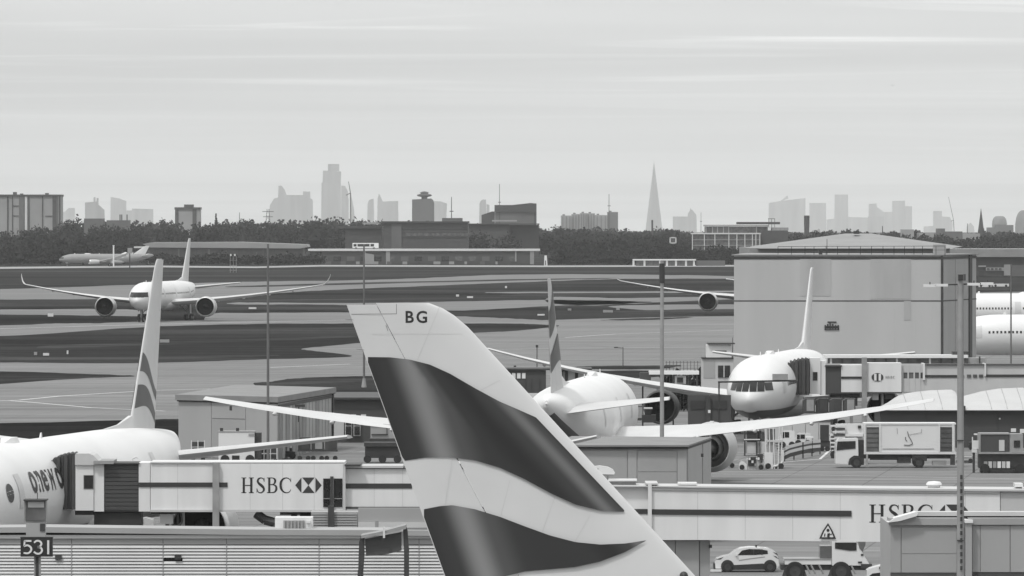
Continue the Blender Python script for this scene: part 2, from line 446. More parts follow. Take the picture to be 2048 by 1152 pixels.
# ================================================================ WOODLAND (far-off wood: one mass) and single trees
rng = np.random.default_rng(3)
def crown_quads(c, r, h, n, leaf):
    "leaf-clump quads over an uneven ellipsoid crown, plus a small solid core"
    u = rng.normal(size=(n, 3)); u /= np.linalg.norm(u, axis=1)[:, None]
    ph = rng.uniform(0, 6.28, 4)
    lump = 1 + 0.22*np.sin(3*u[:,0]*2+ph[0])*np.cos(3*u[:,2]+ph[1]) + 0.14*np.sin(7*u[:,1]+5*u[:,2]+ph[2])
    rad = rng.uniform(0.62, 1.05, n)*lump
    p = np.array(c) + u*rad[:,None]*np.array([r, r, h/2])
    a = rng.normal(size=(n, 3)); a /= np.linalg.norm(a, axis=1)[:, None]
    b = np.cross(a, rng.normal(size=(n, 3))); b /= np.linalg.norm(b, axis=1)[:, None]
    s = (leaf*rng.uniform(0.5, 1.4, n))[:, None]
    return np.stack([p-a*s, p+b*s*0.7, p+a*s, p-b*s*0.7], axis=1)
def core(c, r, h):
    r *= 0.72; h *= 0.36
    top = np.array(c)+[0,0,h]; bot = np.array(c)-[0,0,h]; ring = [np.array(c)+[r*math.cos(t), r*math.sin(t), 0] for t in np.linspace(0, 2*math.pi, 7)[:-1]]
    q = []
    for i in range(6):
        q.append([ring[i], ring[(i+1)%6], top, top]); q.append([ring[(i+1)%6], ring[i], bot, bot])
    return np.array(q)
def quads_mesh(name, arr, m):
    arr = np.asarray(arr, dtype=np.float32); n = len(arr)
    me = bpy.data.meshes.new(name)
    me.vertices.add(n*4); me.vertices.foreach_set("co", arr.reshape(-1))
    me.loops.add(n*4); me.loops.foreach_set("vertex_index", np.arange(n*4, dtype=np.int32))
    me.polygons.add(n); me.polygons.foreach_set("loop_start", np.arange(0, n*4, 4, dtype=np.int32))
    me.update(calc_edges=True); me.materials.append(m)
    return me
def treeline(x):      # row of the wood's skyline in the photograph
    return np.interp(x, [-100,0,120,150,200,300,400,470,560,640,720,800,960,1080,1120,1200,1290,1320,1400,1500,1600,1680,1760,1800,1900,1960,2050,2150],
                        [452,454,450,440,446,446,450,440,444,438,441,446,450,456,456,458,460,457,466,466,466,462,466,462,470,464,466,466])
chunks = []
for Yr, cnt, drop, r0 in ((3350, 74, 40, 5.5), (3550, 76, 26, 6.5), (3900, 78, 14, 7.5), (4400, 84, 7, 7.5), (5200, 90, 2.5, 8), (6400, 96, 0.5, 8.5)):
    xs = np.linspace(-90, 2140, cnt) + rng.uniform(-10, 10, cnt)
    for x in xs:
        Y = Yr*rng.uniform(0.97, 1.03)
        if Yr < 3600 and (250 < x < 1110): continue                  # buildings stand here
        top = treeline(x) + drop + rng.normal()*4.5*(3500/Yr)
        zt = SZ(top, Y)
        if zt < 4: zt = 4 + rng.uniform(0, 3)
        r = r0*rng.uniform(0.75, 1.35); h = max(zt*0.92, 4)
        c = (SX(x, Y), Y, zt - h/2)
        chunks.append(crown_quads(c, r, h, 320, 0.8*Yr/3600)); chunks.append(core(c, r, h))
# low scrub at the airfield edge
for x in np.linspace(-80, 2140, 150):
    if 110 < x < 300 or 640 < x < 1100: continue
    Y = 3270*rng.uniform(0.995, 1.01); zt = rng.uniform(2.5, 6.5); r = rng.uniform(4, 8)
    chunks.append(crown_quads((SX(x, Y), Y, zt/2), r, zt, 120, 0.7)); chunks.append(core((SX(x, Y), Y, zt/2), r, zt))
wood = link("woodland", quads_mesh("woodland", np.concatenate(chunks), LEAF))
struct(wood, "stuff"); wood["label"] = "dark belt of trees between the airfield and the far city"

def tree(x, ytop, Y, r, label, conifer=False):
    b = Vector((SX(x, Y), Y, 0)); zt = SZ(ytop, Y)
    t = thing("tree", label, "tree", b, 0, "single trees on the skyline")
    MB().tube((0,0,0), (0.2,0,zt*0.55), 0.35, 0.16, 7).tube((0.15,0,zt*0.4),(r*.5,0.2,zt*0.7),.14,.05,5).tube((0.15,0,zt*0.45),(-r*.5,-0.3,zt*0.72),.13,.05,5).tube((0.2,0,zt*.5),(0.1,.1,zt*.93),.13,.04,5).build("trunk", BARK, t)
    qs = []
    if conifer:
        for k in range(9):
            f = k/8; qs.append(crown_quads((0, 0, zt*(0.25+0.72*f)), r*(1.02-f)+0.25, zt*0.16, 70, 0.55))
    else:
        for k in range(7):
            a = rng.uniform(0, 6.28); d = r*rng.uniform(.1, .55)
            qs.append(crown_quads((d*math.cos(a), d*math.sin(a), zt*rng.uniform(0.5, 0.8)), r*rng.uniform(.4, .62), zt*rng.uniform(.3, .42), 110, 0.6))
    link("crown", quads_mesh("crown", np.concatenate(qs), LEAF2), t)
for a in [
 (140, 436, 4600, 9, "rounded tree rising beside the concrete block at far left"),
 (325, 432, 4700, 4, "thin bare-topped tree just left of the small square block"),
 (338, 438, 4700, 4.5, "bushy tree touching the left side of the small square block"),
 (432, 430, 4700, 2.4, "slim pointed conifer right of the small square block", True),
 (452, 437, 4500, 8, "broad tree on the ridge right of the slim conifer"),
 (495, 434, 4700, 10, "wide bare-crowned tree left of the lattice pylon"),
 (578, 441, 4700, 5, "dark tree below the broad stepped tower"),
 (652, 436, 4700, 7, "rounded tree below the tallest stepped tower"),
 (938, 442, 4700, 2.2, "small round tree right of the saucer-topped tower"),
 (955, 442, 4700, 2.2, "second small round tree, left of the dark slope-roofed building"),
 (1113, 447, 4700, 5, "dark clump of a tree left of the pale terraced blocks"),
 (1335, 455, 4300, 6, "rounded tree right of the pointed glass tower"),
 (1640, 457, 4300, 4, "tree between the dark chimney and the hipped roof"),
 (1692, 456, 4300, 5, "bushy tree just above the hipped roof"),
 (1790, 461, 4300, 8, "low spreading tree at the right of the hipped roof"),
 (2030, 463, 4200, 4, "small dark tree at far right below the domes"),
]: tree(*a)
# lattice pylon and masts
def mast(x, y0, y1, Y, wid, label, lattice=False, name="radio_mast"):
    t = pixel_thing(name, label, "mast", x, Y)
    X = SX(x, Y); z1 = SZ(y0, Y); z0 = 0
    mb = MB()
    if lattice:
        wtop, wb = wid*.25, wid
        for sx, sy in ((-1,-1),(1,-1),(1,1),(-1,1)): mb.tube((X+sx*wb/2, Y+sy*wb/2, z0), (X+sx*wtop/2, Y+sy*wtop/2, z1), .22, .15, 4)
        n = 7
        for k in range(n):
            f0, f1 = k/n, (k+1)/n; a = wb+(wtop-wb)*f0; b = wb+(wtop-wb)*f1
            mb.tube((X-a/2, Y-a/2, z1*f0), (X+b/2, Y-b/2, z1*f1), .12, .12, 4).tube((X+a/2, Y-a/2, z1*f0), (X-b/2, Y-b/2, z1*f1), .12, .12, 4)
        mb.build("lattice", STEELD, t)
        MB().box(X-wid*.7, X+wid*.7, Y-.2, Y+.2, z1*.93, z1*.93+.4).box(X-wid*.6, X+wid*.6, Y-.2, Y+.2, z1*.8, z1*.8+.4).build("cross_arm", STEELD, t)
    else:
        mb.tube((X, Y, z0), (X, Y, z1), wid, wid*.5, 6).build("pole", STEELD, t)
        MB().tube((X-wid*3, Y, z1*.72), (X+wid*3, Y, z1*.72), wid*.7, wid*.7, 5).build("antenna", STEELD, t)
mast(536, 418, 450, 5000, 6, "dark lattice pylon on the wooded ridge left of centre", True, "pylon")
mast(903, 394, 440, 5200, .5, "thin radio mast right of the saucer-topped tower")
mast(999, 368, 412, 5000, .35, "tall hairline mast above the dark slope-roofed building")
mast(1218, 388, 425, 9000, .7, "thin mast above the pale terraced blocks")
mast(479, 425, 450, 4700, .35, "short thin mast on the ridge left of the lattice pylon")
mast(1765, 452, 466, 4300, .5, "stubby mast behind the hipped roof")
mast(1402, 425, 460, 6000, .3, "hairline mast left of the glass-fronted offices")

# ================================================================ FAR CITY
def tower(label, parts, Y, depth=45, m=TOWER, name="tower_block", cat="skyscraper", group="hazy towers on the skyline"):
    "parts: list of (part name, silhouette polygon in photo px, setback)"
    xs = [p[0] for q in parts for p in q[1]]
    t = pixel_thing(name, label, cat, (min(xs)+max(xs))/2, Y, group)
    for pn, poly, sb in parts:
        lo = max(p[1] for p in poly); zz = SZ(lo, Y)
        pts = [P(x, y, Y+sb) for x, y in poly]
        for p, (x, y) in zip(pts, poly):
            if y > lo - 0.6 and p.z < 90: p.z = ground_z(Y)-2
        MB().prism(pts, (0, depth, 0)).build(pn, m, t)
    return t
tower("faint low tower with a curved shoulder beside the concrete block", [("shaft", [(118,446),(121,427),(130,423),(137,416),(149,416),(149,446)], 0)], 42000)
tower("grey hazy block with two chimneys left of the pale slab", [("shaft", [(170,446),(170,405),(193,403),(197,410),(208,420),(209,446)], 0), ("chimney", [(187,406),(187,395),(190,394),(190,406)], 12), ("chimney", [(193,406),(193,396),(196,396),(196,408)], 12)], 28000, 40)
tower("pale hazy slab tower with a sloping top", [("shaft", [(221,446),(221,394),(240,397),(240,446)], 0), ("shoulder", [(240,446),(240,398),(252,402),(252,446)], 15)], 37800)
tower("long low hazy block right of the sloping slab tower", [("wing", [(253,446),(253,421),(264,421),(264,446)], 10), ("block", [(264,446),(264,417),(306,418),(306,446)], 0)], 37800)
tower("broad stepped hazy tower with a pointed fin on its left", [("block", [(532,447),(540,410),(548,397),(556,395),(573,390),(606,390),(620,396),(625,400),(626,447)], 0), ("fin", [(556,397),(557,372),(562,371),(568,378),(573,391)], 12), ("plant_box", [(606,394),(606,383),(620,383),(620,398)], 15)], 35000, 60)
tower("tallest stepped hazy tower of the skyline", [("shaft", [(642,446),(643,365),(681,368),(682,446)], 0), ("middle_stage", [(645,367),(646,341),(682,343),(681,372)], 14), ("crown", [(656,342),(656,328),(678,328),(678,342)], 22)], 35000, 70)
tower("round-shouldered hazy tower against the tallest tower's right side", [("shaft", [(682.5,446),(682.5,371),(690,372),(695,382),(697,400),(697,446)], 0)], 34720, 50)
tower("narrow tapering curved-edge tower under the crane", [("shaft", [(699,446),(700.5,384),(704,398),(708,420),(711,446)], 0)], 33600, 30)
tower("small hazy tower with rounded left edge", [("shaft", [(734,446),(735,408),(738,400),(747,397),(749,446)], 0)], 36400)
tower("wedge-topped hazy tower with a flat block at its right", [("wedge", [(754,446),(755,397),(758,387),(765,402),(765,446)], 0), ("block", [(765,446),(765,403),(796,402),(797,446)], 12)], 34300)
tower("top-heavy hazy tower behind the saucer-topped tower", [("shaft", [(869,446),(867,402),(882,403),(894,407),(891,446)], 0)], 35700)
tower("slim hazy tower with a rounded top left of the dark building", [("shaft", [(958,446),(959,407),(962,401),(966,399),(972,399),(973,446)], 0), ("shoulder", [(973,446),(973,408),(979,410),(979,446)], 8)], 30799, 35)
# pointed glass tower: a real pyramid of eight sloping facets with split tips
Ys = 35700
t = pixel_thing("glass_spire_tower", "tall needle-pointed pyramid tower standing alone on the skyline", "skyscraper", 1308, Ys, "hazy towers on the skyline")
bx, zt = SX(1308, Ys), SZ(323, Ys); hw = 18.5*Ys/F; zg = ground_z(Ys)-2
base = [(bx-hw, Ys-hw*.35), (bx-hw*.35, Ys-hw), (bx+hw*.4, Ys-hw), (bx+hw, Ys-hw*.3), (bx+hw, Ys+hw*.4), (bx+hw*.35, Ys+hw), (bx-hw*.4, Ys+hw), (bx-hw, Ys+hw*.35)]
mb = MB()
for i in range(8):
    a, b = base[i], base[(i+1) % 8]; f = 0.955 + 0.045*((i*3) % 4)/3
    tip = lambda p: (bx+(p[0]-bx)*(1-f), Ys+(p[1]-Ys)*(1-f), zg+(zt-zg)*f)
    mb.add([(a[0],a[1],zg), (b[0],b[1],zg), tip(b), tip(a)], [(0,1,2,3)])
mb.build("facet", TOWER, t)
MB().tube((bx,Ys,zg),(bx,Ys,zt*.97), hw*.62, 1.2, 8).build("core", TOWER, t)
MB().tube((bx,Ys,zt*.93),(bx,Ys,zt+4), 1.0, .4, 5).build("spire", TOWER, t)
tower("low hazy block beside a domed slab with a tilted mast", [("block", [(1346,468),(1346,433),(1376,433),(1376,468)], 0), ("domed_slab", [(1376,468),(1376,427),(1380,421),(1384,419),(1388,424),(1393,430),(1394,468)], 8), ("tilted_mast", [(1381,421),(1380,417),(1382,417),(1386,423)], 20)], 36400)
tower("wide faint block with a raised corner point at right of centre", [("block", [(1537,470),(1538,406),(1560,402),(1611,396),(1610,470)], 0), ("raised_corner", [(1560,403),(1575,391),(1577,397)], 15)], 44100)
tower("faint square tower right of the dark chimney", [("shaft", [(1620,470),(1619,406),(1652,406),(1653,470)], 0)], 44100)
tower("faint tall slim tower, highest of the right-hand cluster", [("shaft", [(1668,470),(1670,389),(1696,389),(1697,470)], 0)], 44100)
tower("faint long low block between the slim towers at right", [("block", [(1654,470),(1654,439),(1690,434),(1735,435),(1735,470)], 0)], 45500)
tower("faint tower with a stepped right shoulder", [("shaft", [(1737,470),(1738,408),(1753,407),(1754,414),(1762,420),(1768,424),(1785,424),(1785,470)], 0)], 44520)
tower("squat grey tower in front of the stepped one", [("shaft", [(1735,470),(1736,433),(1768,433),(1768,470)], 0)], 39200)
tower("faint twin tower with a flat cap and lower right half", [("shaft", [(1785,470),(1785,402),(1810,401),(1811,470)], 0), ("lower_half", [(1811,470),(1811,412),(1824,413),(1824,470)], 10)], 43400)
tower("small faint tower left of the thin crane", [("shaft", [(1867,470),(1867,422),(1884,422),(1884,470)], 0), ("annexe", [(1884,470),(1884,433),(1900,434),(1905,445),(1905,470)], 10), ("wing", [(1848,470),(1848,453),(1867,452),(1867,470)], 5)], 43400)
tower("faint pointed dome between the thin crane and the church spire", [("dome", [(1932,470),(1934,453),(1941,445),(1948,453),(1950,470)], 0)], 42000, 30)
def dome(label, x0, x1, ytop, ybase, Y):
    t = pixel_thing("domed_hall", label, "building", (x0+x1)/2, Y)
    r = (x1-x0)/2*Y/F; zb = SZ(ybase, Y); zt = SZ(ytop, Y); c = (SX((x0+x1)/2, Y), Y+r)
    MB().lathe([(r*math.cos(a)**0.5 if a < 1.5 else 0.01, zb+(zt-zb)*math.sin(a)) for a in np.linspace(0, 1.57, 9)], (c[0], c[1], 0), n=20).build("dome", FARC, t, 40)
    MB().lathe([(r*1.0, -60), (r*1.0, zb)], (c[0], c[1], 0), n=20).build("drum", FARC, t, 40)
    return t
dome("grey round-topped hall near the right edge of the skyline", 1985, 2015, 432, 450, 15000)
dome("large dome cut by the right edge of the picture", 2032, 2078, 420, 456, 15000)
def crane(label, pts, Y, wid):
    t = pixel_thing("tower_crane", label, "crane", pts[-1][0], Y)
    q = [P(x, y, Y) for x, y in pts]; q[-1].z = -8
    MB().tube(q[1], q[2], wid, wid*.9, 4).build("mast", STEELD, t)
    MB().tube(q[1], q[0], wid*.8, wid*.5, 4).build("jib", STEELD, t)
    MB().tube(q[1], q[1]+Vector((-wid*6, 0, -wid*3)), wid*.7, wid*.7, 4).build("counterweight", STEELD, t)
crane("dark luffing crane leaning left over the narrow tapering tower", [(697,363),(701,386),(702,446)], 9000, 1.0)
crane("hairline luffing crane at right of the skyline", [(1897,394),(1907,440),(1909,470)], 11000, .7)

# ================================================================ MIDDLE-DISTANCE BUILDINGS
t = pixel_thing("concrete_block", "tall banded concrete block cut by the left edge of the picture", "building", 60, 5200)
Y = 5200
MB().pbox(-40, 121, 391, 520, Y, 30).build("wall", FARP, t)
for x0, x1, m in ((14,17,FARD),(24,26,FARD),(38,49,FARC),(50,54,SIGNW),(56,59,FARD),(84,86,FARD),(105,113,FARD),(113,116,FARC),(118,121,FARD)):
    MB().pbox(x0, x1, 393, 520, Y-.6, .8).build("facade_pier", m, t)
for y0 in (411, 431): MB().pbox(26, 38, y0, y0+1.2, Y-.5, .8).build("floor_band", FARD, t)
MB().pbox(90, 106, 431.5, 432.7, Y-.5, .8).build("floor_band", FARD, t)
MB().pbox(-42, 122, 389, 393, Y-1, 32).build("parapet", FARD, t)
for x0, x1, y0 in ((26,33,384),(40,46,387),(90,97,386)): MB().pbox(x0, x1, y0, 390, Y+6, 5).build("roof_plant", FARD, t)

t = pixel_thing("square_block", "small square tower block with a rooftop box among the trees", "building", 375, 6000)
Y = 6000
MB().pbox(350, 400, 419, 500, Y, 22).build("wall", FARP, t)
MB().pbox(349, 401, 414.5, 419, Y-1, 24).build("parapet", FARD, t)
MB().pbox(350, 357, 419, 500, Y-.6, 1).build("corner_glazing", FARD, t); MB().pbox(385, 393, 419, 500, Y-.6, 1).build("corner_glazing", FARD, t)
MB().pbox(368, 387, 409, 415, Y+6, 8).build("roof_plant", FARD, t)
t = pixel_thing("saucer_tower", "grey concrete tower topped by a flat saucer-shaped lookout", "building", 846, 7500)
Y = 7500
MB().pprism([(824,520),(824,399),(862,397),(866,400),(868,406),(868,520)], Y, 24).build("shaft", FARC, t)
cx, u = SX(848.5, Y), Y/F
MB().lathe([(u*a, SZ(b, Y)) for a, b in ((6,398),(6,394),(13,392.5),(15.5,390.5),(13,388.5),(8,387.5),(7.5,385.5),(10,385),(4,383),(.1,382.5))], (cx, Y+12, 0), n=20).build("saucer", FARD, t, 40)
t = pixel_thing("slope_roofed_hall", "dark hall with a slightly sloping roof and low left wing on the skyline", "building", 1020, 5000)
Y = 5000
MB().pprism([(990,520),(990,411),(1024,411),(1061,407),(1072,408),(1072,520)], Y, 40).build("main_block", FARC, t)
MB().pprism([(989,424),(989,410),(1024,410),(1061,406),(1073,407),(1073,424)], Y-1.5, 3).build("roof_fascia", FARD, t)
MB().pprism([(963,520),(963,430),(984,423),(989.5,423),(989.5,520)], Y+2, 30).build("side_wing", FARD, t)
MB().pbox(1068, 1073, 424, 520, Y-1, 3).build("corner_pier", FARD, t)
MB().pbox(984, 1034, 440, 443, Y-12, 8).build("low_annexe", FARP, t)
t = pixel_thing("terraced_blocks", "row of pale hazy terraced blocks with ragged roofline", "building", 1180, 10000)
Y = 10000
for k, (x0, x1, y0, m) in enumerate(((1122,1143,431,FARP),(1143.2,1160,428,FARP),(1160.2,1174,426,FARP),(1174.2,1190,426.5,FARP),(1190.2,1214.6,430,FARP),(1215,1236,424,FARC))):
    MB().pbox(x0, x1, y0, 520, Y+(k % 2)*8, 40).build("block", m, t)
    for j in range(3):
        xx = x0 + (j+.4)*(x1-x0)/3; MB().pbox(xx, xx+1.6, y0+2, 520, Y-2+(k % 2)*8, 2.5).build("bay", FARC, t)
    MB().pbox(x0+3, x0+8, y0-2.5, y0, Y+12, 8).build("roof_plant", FARC, t)
t = pixel_thing("long_dark_depot", "long dark two-storey depot with a pale bay, centre of the tree belt", "building", 850, 3700)
Y = 3700
MB().pbox(766, 936, 446, 532, Y, 40).build("wall", CLADD, t)
MB().pbox(764, 938, 442.5, 446, Y-1.5, 44).build("roof_edge", FARD, t)
MB().pbox(783, 803, 448, 500, Y-.5, .7).build("pale_bay", FARC, t)
for yy in (457, 464, 474): MB().pbox(803, 936, yy, yy+1.2, Y-.4, .6).build("floor_band", FARD, t)
for x in range(812, 936, 12): MB().pbox(x, x+9, 466, 472, Y-.3, .5).build("window", GLASSG, t)
MB().pbox(675, 764, 452, 457, Y+30, 30).build("flat_roof", FARD, t); MB().pbox(690, 764, 457, 532, Y+32, 26).build("rear_wall", CLADD, t)
MB().pbox(884, 925, 436, 443, Y+14, 10).build("roof_plant", FARC, t)
MB().pbox(726, 758, 445, 448.5, Y+40, 10).build("roof_plant", FARP, t)
t = pixel_thing("grey_shed_row", "pale grey flat shed behind the trees right of the dark depot", "building", 1000, 3900)
MB().pbox(936.5, 1018, 449, 540, 3900, 30).build("wall", CLADD, t); MB().pbox(1018.3, 1078, 450, 540, 3906, 30).build("wall", CLADD, t)
MB().pbox(936, 1079, 447, 449, 3898, 34).build("roof_edge", FARD, t)
t = pixel_thing("glass_fronted_offices", "layered glass-fronted office block with white frames at right of centre", "building", 1480, 3600)
Y = 3600
MB().pbox(1411, 1536, 453, 540, Y+14, 20).build("upper_wall", GLASSG, t)
MB().pbox(1409, 1538, 449.5, 452.5, Y+12, 24).build("upper_roof", FARP, t)
MB().pbox(1474, 1560, 444, 448.5, Y+20, 12).build("plant_floor", FARD, t)
for x in (1411, 1424, 1434, 1446, 1456.5, 1512, 1534): MB().pbox(x, x+2, 452.6, 466, Y+13.2, .7).build("mullion", FARP, t)
MB().pbox(1424, 1456, 452.8, 466, Y+13.6, .5).build("pale_bay", FARC, t)
MB().pbox(1385, 1520, 468.5, 540, Y, 14).build("lower_wall", GLASSG, t)
MB().pbox(1383, 1522, 466, 468.4, Y-1, 17).build("lower_roof", SIGNW, t)
for x in (1384, 1408, 1429, 1457, 1473, 1489, 1504, 1511, 1519): MB().pbox(x, x+1.6, 468.5, 500, Y-.8, .7).build("mullion", SIGNW, t)
for yy in (479, 490): MB().pbox(1385, 1520, yy, yy+1.2, Y-.5, .45).build("floor_band", FARP, t)
MB().pbox(1522, 1576, 461, 540, Y+5, 30).build("dark_block", CLADD, t)
MB().pbox(1545, 1577, 455, 460.8, Y+8, 20).build("roof_frame", STEEL, t)
for x in (1537, 1543, 1549): MB().pbox(x, x+.8, 437, 455, Y+12, .4).build("rail_post", STEELD, t)
MB().pbox(1536, 1550, 437, 438, Y+12, .4).build("handrail", STEELD, t)
t = pixel_thing("white_framed_hut", "small white-framed lookout hut among the trees at right of centre", "hut", 1346, 3400)
MB().pbox(1340, 1352, 476, 486, 3400, 3).build("cabin", GLASSG, t)
for a in ((1339,1341.5,474,487),(1350.5,1353,474,487),(1339,1353,474,476.4),(1339,1353,485,487)): MB().pbox(*a, 3399.4, .5).build("frame", SIGNW, t)
MB().pbox(1344, 1348, 487, 530, 3401, 1).build("stilt", FARD, t)
for x, w_, y0, lab in ((1613.5, 5.5, 431, "dark round chimney standing before the faint towers at right"), (1304.5, 1.8, 440, "short dark chimney at the foot of the pointed glass tower")):
    t = pixel_thing("chimney", lab, "chimney", x, 4500); r = w_*4500/F; c = (SX(x, 4500), 4500, 0); zt = SZ(y0, 4500)
    MB().lathe([(r*.9, 0), (r*.92, zt*.55), (r, zt*.8), (r, zt)], c, n=16, c1=True).build("stack", CLADD, t, 40)
    MB().lathe([(r*1.04, zt-1.6), (r*1.04, zt-.8)], c, n=16, c0=True, c1=True).build("collar", FARD, t)
t = pixel_thing("church_spire", "slender dark church spire near the right edge of the skyline", "church", 1962, 5000)
Y = 5000; X = SX(1962, Y)
MB().loft([[(X+s*math.cos(a), Y+s*math.sin(a), z) for a in np.linspace(0, 2*math.pi, 9)[:-1]] for s, z in ((2.2, SZ(462, Y)), (1.2, SZ(440, Y)), (.08, SZ(417, Y)))], True, False).build("spire", FARD, t)
MB().box(X-2.2, X+2.2, Y-2.2, Y+2.2, 0, SZ(461.6, Y)).build("tower", FARD, t)
for s in (-1, 1): MB().tube((X+s*2, Y-2, SZ(463, Y)), (X+s*2, Y-2, SZ(455, Y)), .5, .05, 5).build("pinnacle", FARD, t)
MB().tube((X-10, Y, 0), (X-10, Y, SZ(447, Y)), .3, .2, 5).build("turret", FARD, t)
t = pixel_thing("grey_hall", "low ragged grey hall in front of the round-topped hall", "building", 2010, 9000)
for x0, x1, y0 in ((1976,1990,455),(1990.3,2012,449),(2012.3,2027,450)): MB().pbox(x0, x1, y0, 520, 9000, 30).build("block", FARC, t)
t = pixel_thing("low_sheds", "cluster of low pale sheds on the ridge right of the hipped roof", "building", 1840, 4600)
for x0, x1, y0, m in ((1805,1828,459,FARP),(1838,1868,466,FARP),(1876,1890,457,FARC),(1890.4,1925,463,FARC),(1925.4,1960,467,FARP)): MB().pbox(x0, x1, y0, 520, 4600, 25).build("shed", m, t)
# low ridge buildings at left
t = pixel_thing("ridge_sheds", "pale low sheds with small chimneys on the ridge at left", "building", 255, 4700)
MB().pbox(168, 206, 437, 520, 4700, 20).build("shed", FARC, t); MB().pbox(213, 258, 440.5, 520, 4690, 20).build("shed", FARC, t)
for x in (239, 242.5, 253): MB().pbox(x, x+2, 429, 442, 4696, 1).build("chimney", FARD, t)

# ================================================================ AIRLINERS
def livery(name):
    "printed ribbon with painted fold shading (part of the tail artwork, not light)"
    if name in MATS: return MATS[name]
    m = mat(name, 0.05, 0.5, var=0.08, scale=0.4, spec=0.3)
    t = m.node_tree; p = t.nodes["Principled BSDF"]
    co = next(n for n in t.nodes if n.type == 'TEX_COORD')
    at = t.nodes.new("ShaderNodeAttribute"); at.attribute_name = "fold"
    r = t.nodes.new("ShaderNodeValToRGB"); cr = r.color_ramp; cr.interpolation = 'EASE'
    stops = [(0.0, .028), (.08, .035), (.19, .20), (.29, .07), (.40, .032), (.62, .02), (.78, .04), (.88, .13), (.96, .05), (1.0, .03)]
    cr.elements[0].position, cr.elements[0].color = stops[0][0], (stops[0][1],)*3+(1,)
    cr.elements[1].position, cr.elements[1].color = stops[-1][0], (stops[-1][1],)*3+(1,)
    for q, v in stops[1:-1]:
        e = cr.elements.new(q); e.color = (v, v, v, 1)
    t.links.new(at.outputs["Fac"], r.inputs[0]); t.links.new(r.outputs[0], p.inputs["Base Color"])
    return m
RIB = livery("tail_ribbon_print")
RIB2 = mat("tail_ribbon_grey", 0.065, 0.4, var=0.1)

def naca(c, T):
    c = max(0.0, min(1.0, c))
    return 5*T*(0.2969*math.sqrt(c)-0.126*c-0.3516*c*c+0.2843*c**3-0.1036*c**4)
def foil_ring(le, chord, T, c0=0.0, c1=1.0, up=Vector((0,0,1)), n=9, inc=0.0):
    "closed ring of an aerofoil section; chord runs along +y from le, thickness along up"
    cs = [c0+(c1-c0)*0.5*(1-math.cos(math.pi*i/(n-1))) for i in range(n)]
    dn = math.tan(inc)
    top = [le+Vector((0, chord*c, -chord*c*dn))+up*naca(c, T)*chord for c in cs]
    bot = [le+Vector((0, chord*c, -chord*c*dn))-up*naca(c, T)*chord*0.8 for c in cs]
    return top + bot[::-1]

